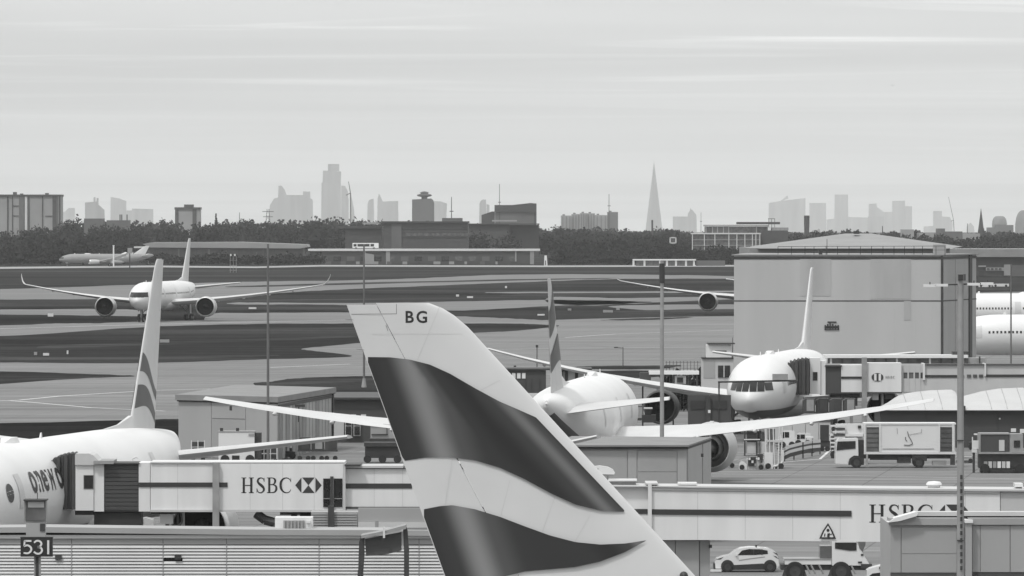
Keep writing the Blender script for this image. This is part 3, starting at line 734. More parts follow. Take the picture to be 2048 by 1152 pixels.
def make_airliner(name, label, loc, rz, L=63.7, RAD=3.1, ZC=5.5, fin=None, span=30.5, sweep=15.5, dihedral=4.2, wy=24.0, wroot=11.5, wz=-1.45,
                  eng=(9.6, 19.5, 3.55, 1.85), stab=(10.75, 7.5), ztip=None, winglet=None, ribbons=True, windows=True, gear=True, group=None, detail=1, engmat=NACW, body=WHITE, inc=3.5, doors=(6.0, 16.5), bands=((.24,.43,0),(.58,.84,1.0)), stz=0.0, mask=False, ft=.095, belly=False):
    t = thing(name, label, "airliner", loc, rz, group)
    k = RAD/3.1; Ln = 10.5*k
    ta = [(.66,3.1,3.1,0),(.72,3.04,2.98,.10),(.78,2.86,2.70,.32),(.84,2.5,2.3,.62),(.89,2.02,1.85,.95),(.94,1.36,1.3,1.35),(.975,.78,.82,1.68),(.993,.36,.48,1.9),(1.0,.16,.26,1.98)]
    tq = [tuple(p) for p in spline([(f*L, b_*k, c_*k, d_*k) for f, b_, c_, d_ in ta], 3)]
    tys = [p[0] for p in tq]
    def sec(y):
        if y < Ln:
            g_ = max(.0006, 1-(1-y/Ln)**2)**.54
            return RAD*g_, RAD*g_, -.95*k*(1-y/Ln)**1.8
        return tuple(float(np.interp(y, tys, [p[i] for p in tq])) for i in (1, 2, 3))
    def surf(y, th, off=0.0):
        hw, hh, zo = sec(y)
        return Vector(((hw+off)*math.sin(th), y, ZC+zo+(hh+off)*math.cos(th)))
    # fine rings so that the nose and tail read smooth
    yy = [Ln*(i/16)**2 for i in range(17)] + [Ln+(.66*L-Ln)*f for f in (.2, .4, .6, .8)] + tys
    n = 40
    MB().loft([[surf(y, 2*math.pi*i/n) for i in range(n)] for y in yy]).build("fuselage", body, t, 60)
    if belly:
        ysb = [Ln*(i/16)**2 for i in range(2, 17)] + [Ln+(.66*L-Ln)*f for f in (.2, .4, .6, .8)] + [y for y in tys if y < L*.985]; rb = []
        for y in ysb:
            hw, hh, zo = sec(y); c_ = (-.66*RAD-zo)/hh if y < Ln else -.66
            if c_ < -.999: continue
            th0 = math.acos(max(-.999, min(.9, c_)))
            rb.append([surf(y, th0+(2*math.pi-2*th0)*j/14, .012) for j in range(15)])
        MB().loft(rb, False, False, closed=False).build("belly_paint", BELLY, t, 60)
    def patch(nm, y0, y1, th0, th1, m, par, off=.015, a=3, b=6, skew=0.0):
        mb = MB(); vs = []; fs = []
        for i in range(a+1):
            for j in range(b+1):
                th = th0+(th1-th0)*j/b
                vs.append(surf(y0+(y1-y0)*i/a+skew*(j/b), th, off))
        for i in range(a):
            for j in range(b):
                q = i*(b+1)+j; fs.append((q, q+1, q+b+2, q+b+1))
        return mb.add(vs, fs).build(nm, m, par, 60)
    def nose_patch(nm, sgn, xa, xb, za, zb, sk, m, off):
        "patch of the nose between lateral x and height z limits"
        vs = []; fs = []
        for i in range(9):
            for j in range(4):
                z_ = (za+(zb-za)*j/3)*k; x_ = (xa+(xb-xa)*i/8-sk*j/3)*k
                lo_, hi_ = .01, Ln
                for _ in range(30):
                    m_ = (lo_+hi_)/2; hw, hh, zo = sec(m_)
                    if (x_/hw)**2+((z_-zo)/hh)**2 > 1: lo_ = m_
                    else: hi_ = m_
                vs.append((sgn*x_*(1+off*.2), lo_-off, ZC+z_+off*.4))
        for i in range(8):
            for j in range(3):
                q = i*4+j; fs.append((q, q+1, q+5, q+4))
        return MB().add(vs, fs).build(nm, m, t, 60)
    # cockpit glazing: six separate panes
    for sgn in (-1, 1):
        for xa, xb, za, zb, sk in ((.05,.72,-.20,.80,.06),(.78,1.40,-.20,.78,.10),(1.47,2.1,-.12,.66,.18)):
            nose_patch("cockpit_window", sgn, xa, xb, za, zb, sk, COCK, .03)
        if mask: nose_patch("cockpit_mask", sgn, .0, 2.0, -.10, .92, .1, DARK, .018)
        for dy in (doors + (L*.45, L*.70) if doors else ()):
            patch("door", dy, dy+1.1, sgn*1.02, sgn*1.68, WHITE2, t, off=.02, a=2)
    if windows:
        mb = MB()
        for sgn in (-1, 1):
            y = 8.0
            while y < L*.80:
                if all(abs(y-d-.5) > .9 for d in (16.5, L*.45, L*.70)):
                    p = [surf(y+a, sgn*(1.36+b), .02) for a, b in ((0,0),(.28,0),(.28,.115),(0,.115))]
                    mb.add(p, [(0,1,2,3)])
                y += .55
        o = mb.build("cabin_windows", GLASS, t); o["kind"] = "stuff"
    # wings
    def wingpos(f, s):
        x = s*(RAD*.55 + (span-RAD*.55)*f); g_ = f*f
        return Vector((x, wy+sweep*f*1.0+ (0 if f > .3 else 0), ZC+wz+dihedral*(.45*f+.55*g_)))
    for s in (-1, 1):
        rings = []
        for f in (0, .12, .25, .38, .55, .7, .85, .95, 1.0):
            ch = float(np.interp(f, [0, .12, .34, 1.0], [wroot, wroot*.86, wroot*.58, wroot*.17]))
            p = wingpos(f, s)
            if f <= .34: p.y = wy + sweep*f*.98
            rings.append(foil_ring(p, ch, float(np.interp(f, [0, 1], [.14, .12])), n=9, inc=R(inc)))
        if winglet:
            tip = wingpos(1.0, s)
            for q, (dx, dy, dz, ch, an) in enumerate(winglet):
                rings.append(foil_ring(tip+Vector((s*dx, dy, dz)), ch, .09, up=Vector((-s*math.sin(an), 0, math.cos(an))), n=9))
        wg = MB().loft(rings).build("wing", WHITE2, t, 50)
        for f in (.30, .47, .64, .80):                                # flap track fairings under the trailing edge
            p = wingpos(f, s); ch = float(np.interp(f, [0, .12, .34, 1.0], [wroot, wroot*.86, wroot*.58, wroot*.17]))
            c = p+Vector((0, ch*.62, -.22-ch*.62*math.tan(R(inc)))); ln = ch*.5+.8
            MB().lathe([(.02,0),(.13,ln*.15),(.19,ln*.4),(.15,ln*.7),(.02,ln)], c, 'Y', 10).build("flap_track_fairing", WHITE2, wg, 60)
        # engine
        ex, ey, ez, er = eng
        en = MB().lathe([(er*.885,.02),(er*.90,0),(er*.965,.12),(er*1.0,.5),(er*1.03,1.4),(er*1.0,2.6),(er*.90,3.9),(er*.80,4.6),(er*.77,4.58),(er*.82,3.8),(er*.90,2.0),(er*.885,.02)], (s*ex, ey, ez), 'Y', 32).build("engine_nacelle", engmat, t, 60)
        MB().lathe([(er*.855,.12),(er*.895,-.012),(er*.97,.10),(er*.998,.34)], (s*ex, ey-.012, ez), 'Y', 32).build("intake_lip", CHROME if engmat is NACW else engmat, en, 60)
        MB().lathe([(er*.875,.05),(er*.83,.22),(er*.80,.6),(er*.79,1.1)], (s*ex, ey, ez), 'Y', 32).build("intake_duct", DARK, en, 60)
        MB().lathe([(er*.80,.95),(er*.3,1.0),(er*.22,.75),(.02,.4)], (s*ex, ey, ez), 'Y', 24).build("fan", DARK, en, 50)
        MB().lathe([(er*.80,3.6),(er*.56,3.7),(er*.52,4.6),(er*.42,5.5),(er*.40,5.48),(er*.34,4.9),(er*.24,5.4),(.03,6.4)], (s*ex, ey, ez), 'Y', 28).build("exhaust_cone", EXH, en, 45)
        wp = wingpos((ex-RAD*.55)/(span-RAD*.55), s)
        MB().loft([[Vector((s*ex+a, ey+y_, z_)) for a, z_ in ((-.16,zb),(.16,zb),(.16,zt_),(-.16,zt_))] for y_, zb, zt_ in ((1.2, ez+er*.9, ez+er*1.05), (3.0, ez+er*.85, max(wp.z-.5, ez+er*1.02)), (5.2, ez+er*.35, wp.z-.3), (8.0, wp.z-.8, wp.z-.35))]).build("pylon", NACW, en)
    # belly fairing
    MB().loft([[Vector((hw*math.sin(a), y, ZC-RAD*.62+hh*math.cos(a))) for a in np.linspace(0, 2*math.pi, 25)[:-1]] for y, hw, hh in ((wy-3.5,.6,.4),(wy-1,RAD*.86,RAD*.46),(wy+3,RAD*1.0,RAD*.54),(wy+9,RAD*1.0,RAD*.55),(wy+13,RAD*.86,RAD*.46),(wy+16.5,.6,.35))]).build("belly_fairing", WHITE2, t, 60)
    # tail surfaces
    hs, syy = stab
    for s in (-1, 1):
        y0 = L-9.6*k; z0 = ZC+1.35*k+stz
        rings = [foil_ring(Vector((s*f*hs, y0+f*syy, z0+f*(ztip if ztip is not None else 1.1))), 6.4*k+(2.1-6.4*k)*f, .13, n=8, inc=R(3)) for f in (0.04, .35, .7, .94, 1.0)]
        MB().loft(rings).build("tailplane", WHITE2, t, 50)
    fl, fc, tl, tcd, zr, ztp = fin        # root leading edge, root chord, tip leading edge, tip chord, root z, tip z
    FT = ft
    def fin_at(f): return fl+(tl-fl)*f, fc+(tcd-fc)*f, zr+(ztp-zr)*f
    def fring(f, a, b, dle=0.0):
        le, ch, z = fin_at(f)
        return foil_ring(Vector((0, le+dle*ch, z)), ch*(1-dle), FT, (a-dle)/(1-dle) if a > dle else 0, (b-dle)/(1-dle), up=Vector((1,0,0)), n=26)
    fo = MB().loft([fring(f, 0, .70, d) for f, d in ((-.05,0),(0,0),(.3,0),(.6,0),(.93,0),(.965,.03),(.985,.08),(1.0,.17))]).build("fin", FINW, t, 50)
    MB().loft([fring(f, .706, 1.0) for f in (.0,.3,.6,.9,.995)]).build("rudder", FINW, t, 50)
    # dorsal fillet
    hw, hh, zo = sec(fl); zt0 = ZC+zo+hh
    MB().loft([[Vector((a*.05, fl-7*k, surf(fl-7*k, 0).z+b)) for a, b in ((-1,-.3),(1,-.3),(1,.02),(-1,.02))], [Vector((a*w_, fl-3*k, surf(fl-3*k, 0).z+b)) for a, b, w_ in ((-1,-.3,.35),(1,-.3,.35),(1,.22,.06),(-1,.22,.06))],
               [Vector((-.3,fl+.6,zt0-.5)),Vector((.3,fl+.6,zt0-.5)),Vector((.12,fl+.6,zt0+.75)),Vector((-.12,fl+.6,zt0+.75))]]).build("dorsal_fillet", FINW, t, 40)
    def finx(y, z, off=.012):
        f = (z-zr)/(ztp-zr); le, ch, _ = fin_at(f); c = (y-le)/ch
        return naca(c, FT)*ch+off
    t_data = dict(root=t, finx=finx, fin=fo, fin_at=fin_at, surf=surf, zr=zr, ztp=ztp, sec=sec, patch=patch)
    if ribbons:
        for s in (-1, 1):
            for f0, f1, ph in bands:
                mb = MB(); vs = []; fs = []; nc = 14
                for i in range(nc+1):
                    c = .02+.96*i/nc
                    for f in (f0+.05*math.sin(3.2*c+ph)+.10*(.5-c), f1+.06*math.sin(3.0*c+ph+.6)+.12*(.5-c)):
                        le, ch, z = fin_at(f)
                        y = le+ch*c; vs.append((s*finx(y, z), y, z))
                for i in range(nc): fs.append((2*i, 2*i+1, 2*i+3, 2*i+2))
                mb.add(vs, fs).build("tail_ribbon", RIB2, fo, 60)
    if gear:
        def wheel(x, y, r, wd, par):
            w_ = MB().lathe([(r*.55,-wd/2),(r*.93,-wd/2),(r,-wd*.3),(r,wd*.3),(r*.93,wd/2),(r*.55,wd/2)], (x, y, r), 'X', 18, True, True).build("wheel", TYRE, par, 40)
            MB().lathe([(r*.5,-wd*.53),(r*.5,wd*.53)], (x, y, r), 'X', 12, True, True).build("hub", GEAR, w_)
        ng = MB().tube((0, 5.6*k, .55), (0, 5.3*k, ZC-1.8), .13, .17, 8).tube((0, 5.5*k, 1.4), (0, 7.2*k, ZC-2.2), .09, .09, 6).tube((-.42,5.6*k,.55),(.42,5.6*k,.55),.09,.09,6).build("nose_gear", GEAR, t)
        for s in (-1, 1): wheel(s*.40, 5.6*k, .55, .40, ng)
        for s in (-1, 1):
            MB().box(s*.55-.03, s*.55+.03, 4.6*k, 6.0*k, ZC-3.3*k, ZC-2.5*k).build("gear_door", WHITE2, ng)
        for s in (-1, 1):
            gx, gy = s*5.3*k, wy+8.3
            mg = MB().tube((gx, gy, .7), (gx*.96, gy-.2, ZC-1.5), .2, .26, 8).tube((gx, gy, 1.6), (gx*.55, gy, ZC-2.0), .12, .12, 6).tube((gx, gy-.95, .68), (gx, gy+.95, .68), .15, .15, 6).build("main_gear", GEAR, t)
            MB().box(gx+s*.32, gx+s*.38, gy-.7, gy+.9, 1.5, ZC-1.3).build("gear_door", WHITE2, mg)
            for a in (-.55, .55):
                for b in (-.85, .85): wheel(gx+a, gy+b, .68, .5, mg)
    # small fittings
    for y, hgt in ((L*.16, .38), (L*.42, .32)):
        p = surf(y, 0); MB().loft([[p+Vector((a, b, -.05)) for a, b in ((-.04,0),(.04,0),(.04,.5),(-.04,.5))], [p+Vector((a, b+.2, hgt)) for a, b in ((-.02,0),(.02,0),(.02,.28),(-.02,.28))]]).build("antenna", WHITE, t)
    p = surf(L*.30, 0)
    MB().loft([[p+Vector((a*w_, y_, z_)) for a, z_ in ((-1,-.15),(-.6,h_),(.6,h_),(1,-.15))] for y_, w_, h_ in ((-1.6,.1,0),(-.8,.5,.28),(.8,.5,.3),(2.0,.1,0))]).build("antenna_fairing", WHITE, t, 40)
    p = surf(L, 0); MB().lathe([(.02,.16),(.10,.1),(.12,0)], (0, L, ZC+1.98*k), 'Y', 10).build("tail_light", LAMPW, t)
    return t_data

BAFIN = lambda ztp, L: (L-13.6, 9.2, L-4.2, 3.0, 8.05, ztp)
# --- the near tail: aircraft parked across the view, only its fin rises into the picture
Yf = 204.5; s_ = F/Yf
Xr = SX(1527, Yf)+50.0
near_tail = make_airliner("parked_airliner", "nearest airliner, its huge fin lettered BG filling the foreground", (Xr, Yf, 0), R(90), fin=(50.0, 8.85, 59.62, 3.03, 8.55, SZ(606, Yf)), ribbons=False)
fx, fo = near_tail["finx"], near_tail["fin"]
def interp(x, pts): return float(np.interp(x, [p[0] for p in pts], [p[1] for p in pts]))
up_top = [(730,714),(780,714.5),(820,719),(860,729),(900,747),(950,776),(1000,803),(1035,818),(1080,838),(1250,1000)]
up_bot = [(795,924),(850,915),(895,913.5),(950,920),(1000,935),(1050,958),(1100,985),(1150,1008),(1200,1020),(1248,1023)]
lo_top = [(840,1020),(880,1012),(905,1010),(950,1018),(1000,1033),(1050,1052),(1100,1070),(1150,1083),(1200,1088),(1250,1086),(1291,1080)]
lo_bot = [(880,1205),(960,1178),(1010,1152),(1050,1142),(1100,1137.5),(1150,1133),(1200,1122),(1250,1103),(1291,1081)]
te_y = lambda x: 612+(x-695)*(1298-612)/(943-695)          # trailing edge row at column x
le_y = lambda x: 640+(x-887)*(1298-640)/(1513-887)         # inner edge of the leading-edge strip
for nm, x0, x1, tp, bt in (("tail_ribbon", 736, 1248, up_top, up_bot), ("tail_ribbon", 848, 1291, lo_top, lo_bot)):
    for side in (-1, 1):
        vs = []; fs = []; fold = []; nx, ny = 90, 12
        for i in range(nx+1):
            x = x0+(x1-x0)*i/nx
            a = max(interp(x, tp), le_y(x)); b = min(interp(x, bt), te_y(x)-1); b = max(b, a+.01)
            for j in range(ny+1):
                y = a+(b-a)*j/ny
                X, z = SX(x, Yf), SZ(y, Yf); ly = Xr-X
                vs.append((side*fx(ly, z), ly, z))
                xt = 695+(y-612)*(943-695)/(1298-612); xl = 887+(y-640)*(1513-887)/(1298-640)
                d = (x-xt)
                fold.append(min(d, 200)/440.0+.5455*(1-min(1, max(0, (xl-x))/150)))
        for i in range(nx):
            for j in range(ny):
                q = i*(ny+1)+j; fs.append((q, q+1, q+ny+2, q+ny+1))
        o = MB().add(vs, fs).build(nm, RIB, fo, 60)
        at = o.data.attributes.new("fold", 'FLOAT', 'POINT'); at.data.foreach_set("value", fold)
# registration letters and panel lines on the fin
from mathutils.bvhtree import BVHTree
BV = BVHTree.FromPolygons([v.co for v in fo.data.vertices], [tuple(p.vertices) for p in fo.data.polygons])
def on_fin(nm, geo, x, y, hpx, m, wsc=1.0, bold=0):
    vs, fs = geo; out_ = []
    for v in vs:
        px, py = x+v[0]*hpx*wsc, y-v[1]*hpx
        X, z = SX(px, Yf), SZ(py, Yf); hit = BV.ray_cast(Vector((-3, Xr-X, z)), Vector((1, 0, 0)))[0]
        out_.append((hit.x-.004 if hit is not None else -fx(Xr-X, z, .006), Xr-X, z))
    return MB().add(out_, fs).build(nm, m, fo)
fg = font_geo("B", 1.0, .022); on_fin("registration_letter", fg, 809.5, 645, 33, BLACK, .98)
fg = font_geo("G", 1.0, .022); on_fin("registration_letter", fg, 832, 645, 33, BLACK, .98)
def seg(p, q, w_=.8, n=14):
    vs = []; fs = []; d = np.array(q, float)-p; nn = np.array((-d[1], d[0]))/np.linalg.norm(d)*w_/2
    for i in range(n+1):
        c = np.array(p)+d*i/n; vs += [tuple(c+nn), tuple(c-nn)]
        if i: fs.append((2*i-2, 2*i-1, 2*i+1, 2*i))
    return [(a, -b) for a, b in vs], fs
for p, q in (((703,628.5),(793,627.5)), ((793,608),(793,627.5)), ((772,650),(776,662))):
    on_fin("panel_line", seg(p, q), 0, 0, 1, SEAM)
for p, q in (((745,668),(925,668)), ((880,612),(835,720)), ((1000,760),(962,780)), ((820,905),(822,922)), ((905,915),(890,1010)), ((1020,960),(1002,1030)), ((1110,992),(1085,1062)), ((1180,1030),(1150,1082))): on_fin("panel_line", seg(p, q, .55), 0, 0, 1, FAINT)
on_fin("panel_line", seg((886,1124.5),(955,1125.5), 1.6), 0, 0, 1, SIGNW)
# static wicks on the trailing edge, anti-collision light
for y in (640, 700, 760, 850): 
    z = SZ(y, Yf); X = SX(695+(y-612)*.3615, Yf); MB().tube((0, Xr-X-.02, z), (0, Xr-X+.22, z+.03), .008, .004, 4).build("static_wick", STEELD, fo)
MB().lathe([(.0001,-.1),(.13,-.02),(.13,.02),(.0001,.1)], (-.36, Xr-SX(1367, Yf), SZ(1150, Yf)), 'X', 12).build("leading_edge_port", STEELD, fo)

# --- oneworld-marked airliner at the left, nose towards us
aL = R(9.5); YfL = 430; 
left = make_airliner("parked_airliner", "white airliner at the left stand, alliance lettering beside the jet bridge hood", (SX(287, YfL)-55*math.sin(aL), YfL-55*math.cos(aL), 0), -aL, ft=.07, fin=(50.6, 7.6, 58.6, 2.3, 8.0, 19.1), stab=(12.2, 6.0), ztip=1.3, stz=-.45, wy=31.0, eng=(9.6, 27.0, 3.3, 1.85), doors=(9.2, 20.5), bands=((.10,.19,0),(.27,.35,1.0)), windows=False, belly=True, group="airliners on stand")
sf = left["surf"]
def on_body(nm, geo, y0, th0, size, m, par):
    vs, fs = geo
    return MB().add([tuple(sf(y0+v[0]*size, th0-v[1]*size/3.1, .025)) for v in vs], fs).build(nm, m, par)
yw = 12.3
for ch in "oneworld":
    g_ = font_geo(ch, 1.0, .02); on_body("alliance_letter", g_, yw, 1.42, 2.6, STRIPE, left["root"])
    yw += (max(v[0] for v in g_[0])+.07)*2.6
ring = [(.5*math.cos(a), .5*math.sin(a)) for a in np.linspace(0, 2*math.pi, 25)[:-1]]
on_body("alliance_roundel", (ring+[(0,0)], [(i, (i+1) % 24, 24) for i in range(24)]), 7.6, 1.33, 1.15, STRIPE, left["root"])
on_body("roundel_band", rects((-.42,-.08,.42,.10)), 7.6, 1.33, 1.17, SIGNW, left["root"])

# --- centre airliner, tail towards us
bC = R(5.2); YtC = 521; XtC = SX(1093, YtC)
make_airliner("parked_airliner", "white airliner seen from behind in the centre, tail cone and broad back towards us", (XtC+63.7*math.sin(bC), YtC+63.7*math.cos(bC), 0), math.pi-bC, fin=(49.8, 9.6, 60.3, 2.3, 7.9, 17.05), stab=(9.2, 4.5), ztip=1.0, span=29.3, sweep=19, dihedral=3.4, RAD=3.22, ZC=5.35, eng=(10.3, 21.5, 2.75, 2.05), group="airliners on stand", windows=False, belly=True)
# --- right-hand airliner, nose towards us
aR = R(8.4); YnR = 652
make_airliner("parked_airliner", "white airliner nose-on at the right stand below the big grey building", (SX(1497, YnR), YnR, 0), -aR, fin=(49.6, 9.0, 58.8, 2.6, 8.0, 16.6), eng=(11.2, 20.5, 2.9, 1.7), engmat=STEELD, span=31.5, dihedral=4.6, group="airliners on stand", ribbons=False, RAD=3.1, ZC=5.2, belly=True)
# --- taxiing twin with curled wing tips
WL = [(.55,.7,.22,1.7,.6),(1.0,1.5,.75,1.35,1.0),(1.35,2.4,1.6,.9,1.25),(1.5,3.0,2.3,.45,1.3)]
A3 = dict(L=66.8, RAD=2.98, ZC=5.45, fin=(52.2, 9.0, 61.5, 2.7, 7.7, 17.6), span=32.6, sweep=17, dihedral=3.6, wy=25.5, wroot=12.0, eng=(10.9, 21.0, 3.1, 2.15), winglet=WL, ribbons=False, mask=True)
make_airliner("taxiing_airliner", "white twin-engined airliner with curled wing tips taxiing towards us", (SX(273, 1421), 1421, 0), R(-7.5), **A3)
make_airliner("taxiing_airliner", "airliner mostly hidden by the grey building, one wing and engine showing", (52.6, 1508, 0), R(-7), **{**A3, "fin": (52.2, 9.0, 58.5, 3.7, 7.7, 13.2), "span": 33, "winglet": [(1.0, 1.6, .35, 1.1, .3)]})
# --- two side-on airliners at the right edge
make_airliner("parked_airliner", "side-on airliner at the right edge, row of cabin windows showing", (SX(1860, 946), 946, 0), R(-90), RAD=2.85, ZC=5.5, fin=(50, 8, 58, 2.6, 8, 17), gear=True, group="airliners at the right edge", ribbons=False)
make_airliner("parked_airliner", "farther side-on airliner above the windowed one at the right edge", (SX(1840, 1195), 1195, 0), R(-86), RAD=3.1, fin=(50, 9, 58, 2.6, 8, 12), group="airliners at the right edge", ribbons=False)
# --- far parked airliner beyond the runway at left
make_airliner("distant_airliner", "distant white airliner parked broadside beyond the runway at left", (SX(118, 3150), 3150, 0), R(-84), RAD=2.1, ZC=3.7, L=44, wy=16, span=17, wroot=7, stab=(7, 4), eng=(5.5, 14, 2.1, 1.1), fin=(34, 6, 40, 2.2, 5.2, 9.5), windows=False, ribbons=False, body=ROOFG, doors=())

# ================================================================ AIRFIELD EDGE BUILDINGS
def pb(t, nm, m, x0, x1, y0, y1, Y, d, label=None): return MB().pbox(x0, x1, y0, y1, Y, d).build(nm, m, t, label=label)
t = pixel_thing("cargo_shed", "long shed with a pale shallow roof beyond the runway, left of centre", "building", 450, 3330)
Y = 3330
MB().prism([P(285,488,Y), P(300,485,Y), P(480,484,Y), P(614,489,Y), P(616,494,Y), P(600,497,Y), P(300,495,Y)], (0,40,0)).build("roof", FARP, t)
pb(t, "wall", CLADD, 292, 606, 496, 530, Y+1, 36)
for k in range(26):
    x = 296+k*12; h_ = random.choice((0, 0, 3, 6))
    pb(t, "wall_post", random.choice((STEELD, FARC, CLADD)), x, x+random.uniform(1.5, 4), 498+h_, 528, Y+.2, .6)
for x in (330, 352, 398, 470, 505, 540): pb(t, "loading_door", random.choice((FARC, GLASSG, FARD)), x, x+8, 511, 528, Y+.4, .4)
pb(t, "white_bay", SIGNW, 268, 291, 493, 496, Y+4, 10)
t = pixel_thing("trackside_hall", "very long low hall with a bright roof edge along the far side of the airfield", "building", 850, 3300)
Y = 3300
pb(t, "roof_edge", SIGNW, 616, 1080, 498, 502, Y-1, 26); pb(t, "wall", CLADD, 620, 1062, 502.2, 532, Y, 22)
for x in (728, 772, 1030, 1060): pb(t, "column", FARP, x, x+(8 if x in (772, 1060) else 3), 502.4, 531, Y-.6, .5)
MB().pprism([(729,531),(729,506),(748,509),(748,531)], Y-1.8, 1.6).build("gabled_annexe", FARP, t)
for x in range(640, 1026, 27): pb(t, "bay_window", random.choice((GLASSG, FARC, GLASS)), x, x+15, 513, 522, Y-.3, .25)
for x in range(650, 1024, 31): pb(t, "pallet_stack", random.choice((FARP, FARC, FARD)), x, x+random.uniform(4, 14), 523, 531, Y-3, 2)
t = pixel_thing("roof_coach", "white coach with dark windows on the far elevated road", "coach", 732, 3312)
Y = 3312
pb(t, "body", SIGNW, 705, 757, 486, 496, Y, 2.6)
for x0, x1 in ((707,713),(715,727),(729,739),(741,748)): pb(t, "window", GLASS, x0, x1, 488, 493, Y-.1, .2)
for x in (712, 748): MB().lathe([(.6,-.15),(.6,.15)], (SX(x, Y), Y-.1, SZ(497, Y)), 'Y', 12, True, True).build("wheel", TYRE, t)
t = pixel_thing("white_hut", "small white hut alone at the field edge right of the long hall", "hut", 1091, 3200)
MB().pprism([(1088,531),(1089,511),(1093.5,511),(1095,531)], 3200, 2).build("wall", SIGNW, t); pb(t, "door", GLASSG, 1090, 1092, 521, 530, 3199.8, .3)
t = pixel_thing("low_pavilion", "low white pavilion with dark windows at the far field edge, right of centre", "building", 1325, 3180)
Y = 3180
pb(t, "wall", GLASSG, 1272, 1388, 521, 532.5, Y, 10); pb(t, "roof", SIGNW, 1266, 1392, 518.5, 521, Y-1, 12)
for x in (1265, 1287, 1318, 1332, 1350, 1370, 1386): pb(t, "pier", SIGNW, x, x+4, 521.2, 533, Y-.5, .4)
pb(t, "fence_panel", FARC, 1392, 1450, 521, 534, Y+3, .4)
t = pixel_thing("equipment_cabin", "squat equipment cabin on posts by the far runway, left", "hut", 265, 3000)
pb(t, "cabin", FARP, 255, 264, 496, 507, 3000, 3); pb(t, "post", STEELD, 258.5, 260.5, 507, 537, 3001, .5)
for x, y0, lab in ((227, 492, "pale marker post behind the distant airliner's tail"),):
    t = pixel_thing("marker_post", lab, "post", x, 3120); pb(t, "post", SIGNW, x-1.4, x+1.4, y0, 533.4, 3120, .6); pb(t, "cap", LAMPW, x-1.8, x+1.8, y0-1.5, y0, 3119.9, .8)
t = pixel_thing("approach_gantry", "thin lattice gantry of approach lights beyond the runway, left of centre", "gantry", 466, 2780)
for x in (460, 466, 472): pb(t, "post", STEEL, x, x+.8, 512, 544.9, 2780, .2)
for y0 in (520, 531, 540): pb(t, "rail", STEEL, 459, 474, y0, y0+.8, 2779.8, .15)
for x in (460, 468): pb(t, "lamp", LAMPW, x, x+3, 508, 512, 2780, .5)
t = pixel_thing("far_hangar", "long grey hangar with a pale flat roof behind the right-hand airliners", "hangar", 2000, 2600)
Y = 2600
pb(t, "roof", ROOFG, 1880, 2120, 498, 514, Y-2, 60); pb(t, "wall", CLADD, 1884, 2116, 514.2, 553, Y, 50)
pb(t, "handrail", STEELD, 1890, 2120, 492, 492.6, Y, .2)
for x in range(1892, 2120, 16): pb(t, "rail_post", STEELD, x, x+.6, 492.7, 498, Y, .2)
for x0, x1, y0, y1, m in ((1957,1972,531,534,FARP),(1972,2008,535,542,FARP),(2008,2022,529,551,FARP),(2024,2060,530,553,FARC),(1957,1968,542,551,FARD)): pb(t, "facade_panel", m, x0, x1, y0, y1, Y-.6, .5)
for x in range(1974, 2006, 8): pb(t, "window", GLASSG, x, x+5, 536, 540, Y-.9, .25)
t = pixel_thing("service_van", "white van with dark windscreen on the far apron at right", "van", 1975, 2180)
Y = 2180
MB().pprism([(1958,574),(1959,569),(1964,566.5),(1983,566.5),(1983,574)], Y, 2.2).build("body", CARW, t); pb(t, "windscreen", GLASS, 1960, 1966, 567.5, 570.5, Y-.05, .1)
for x in (1962, 1979): MB().lathe([(.38,-.1),(.38,.1)], (SX(x, Y), Y-.02, .38), 'Y', 12, True, True).build("wheel", TYRE, t)
t = pixel_thing("trailer", "long white trailer standing beside the far van at right", "trailer", 2000, 2185)
pb(t, "body", CARW, 1986, 2018, 567.5, 573, 2185, 2.3)
for x in (1991, 2012): MB().lathe([(.38,-.1),(.38,.1)], (SX(x, 2185), 2184.95, .38), 'Y', 12, True, True).build("wheel", TYRE, t)

# taxiway signs in the grass
def taxi_sign(x, y, w_, h_, label, m=SIGNW):
    p = G(x, y); Y = p.y
    t = pixel_thing("taxiway_sign", label, "sign", x, Y, "taxiway signs in the grass")
    pb(t, "board", m, x-w_/2, x+w_/2, y-h_-1, y-1, Y, .25)
    for dx in (-.35, .35): MB().pbox(x+dx*w_-.3, x+dx*w_+.3, y-1, y, Y+.05, .12).build("leg", STEELD, t)
for a in ((92,712,12,5,"white sign board in the near-left grass, largest of its pair"),(71,711,6,6,"small square sign left of the white board in the near-left grass",FARP),(329,686,19,6,"pale grey sign board in the grass just right of the tall left tail fin",FARP),
          (101,634,11,6,"white sign board beside the taxiway left of the taxiing airliner's engine"),(505,619,15,3.5,"white sign strip in the grass right of the taxiing airliner's wing"),
          (915,594,6,4,"small sign above the tip of the lettered fin"),(940,597,12,3.5,"pale sign right of the small one above the lettered fin"),
          (1216,626,20,5,"long pale sign in the grass left of the tall thin lamp post",FARP),(1236,621,7,5,"small square sign touching the long pale one",FARP),(1139,622,7,4,"small sign in the grass right of the central tail fin",FARP),(1082,632,14,3,"white sign strip just left of the central tail fin"),
          (135,709,3,7,"thin upright marker in the near-left grass"),(1012,577,4,4,"tiny sign far out above the lettered fin")): taxi_sign(*a)

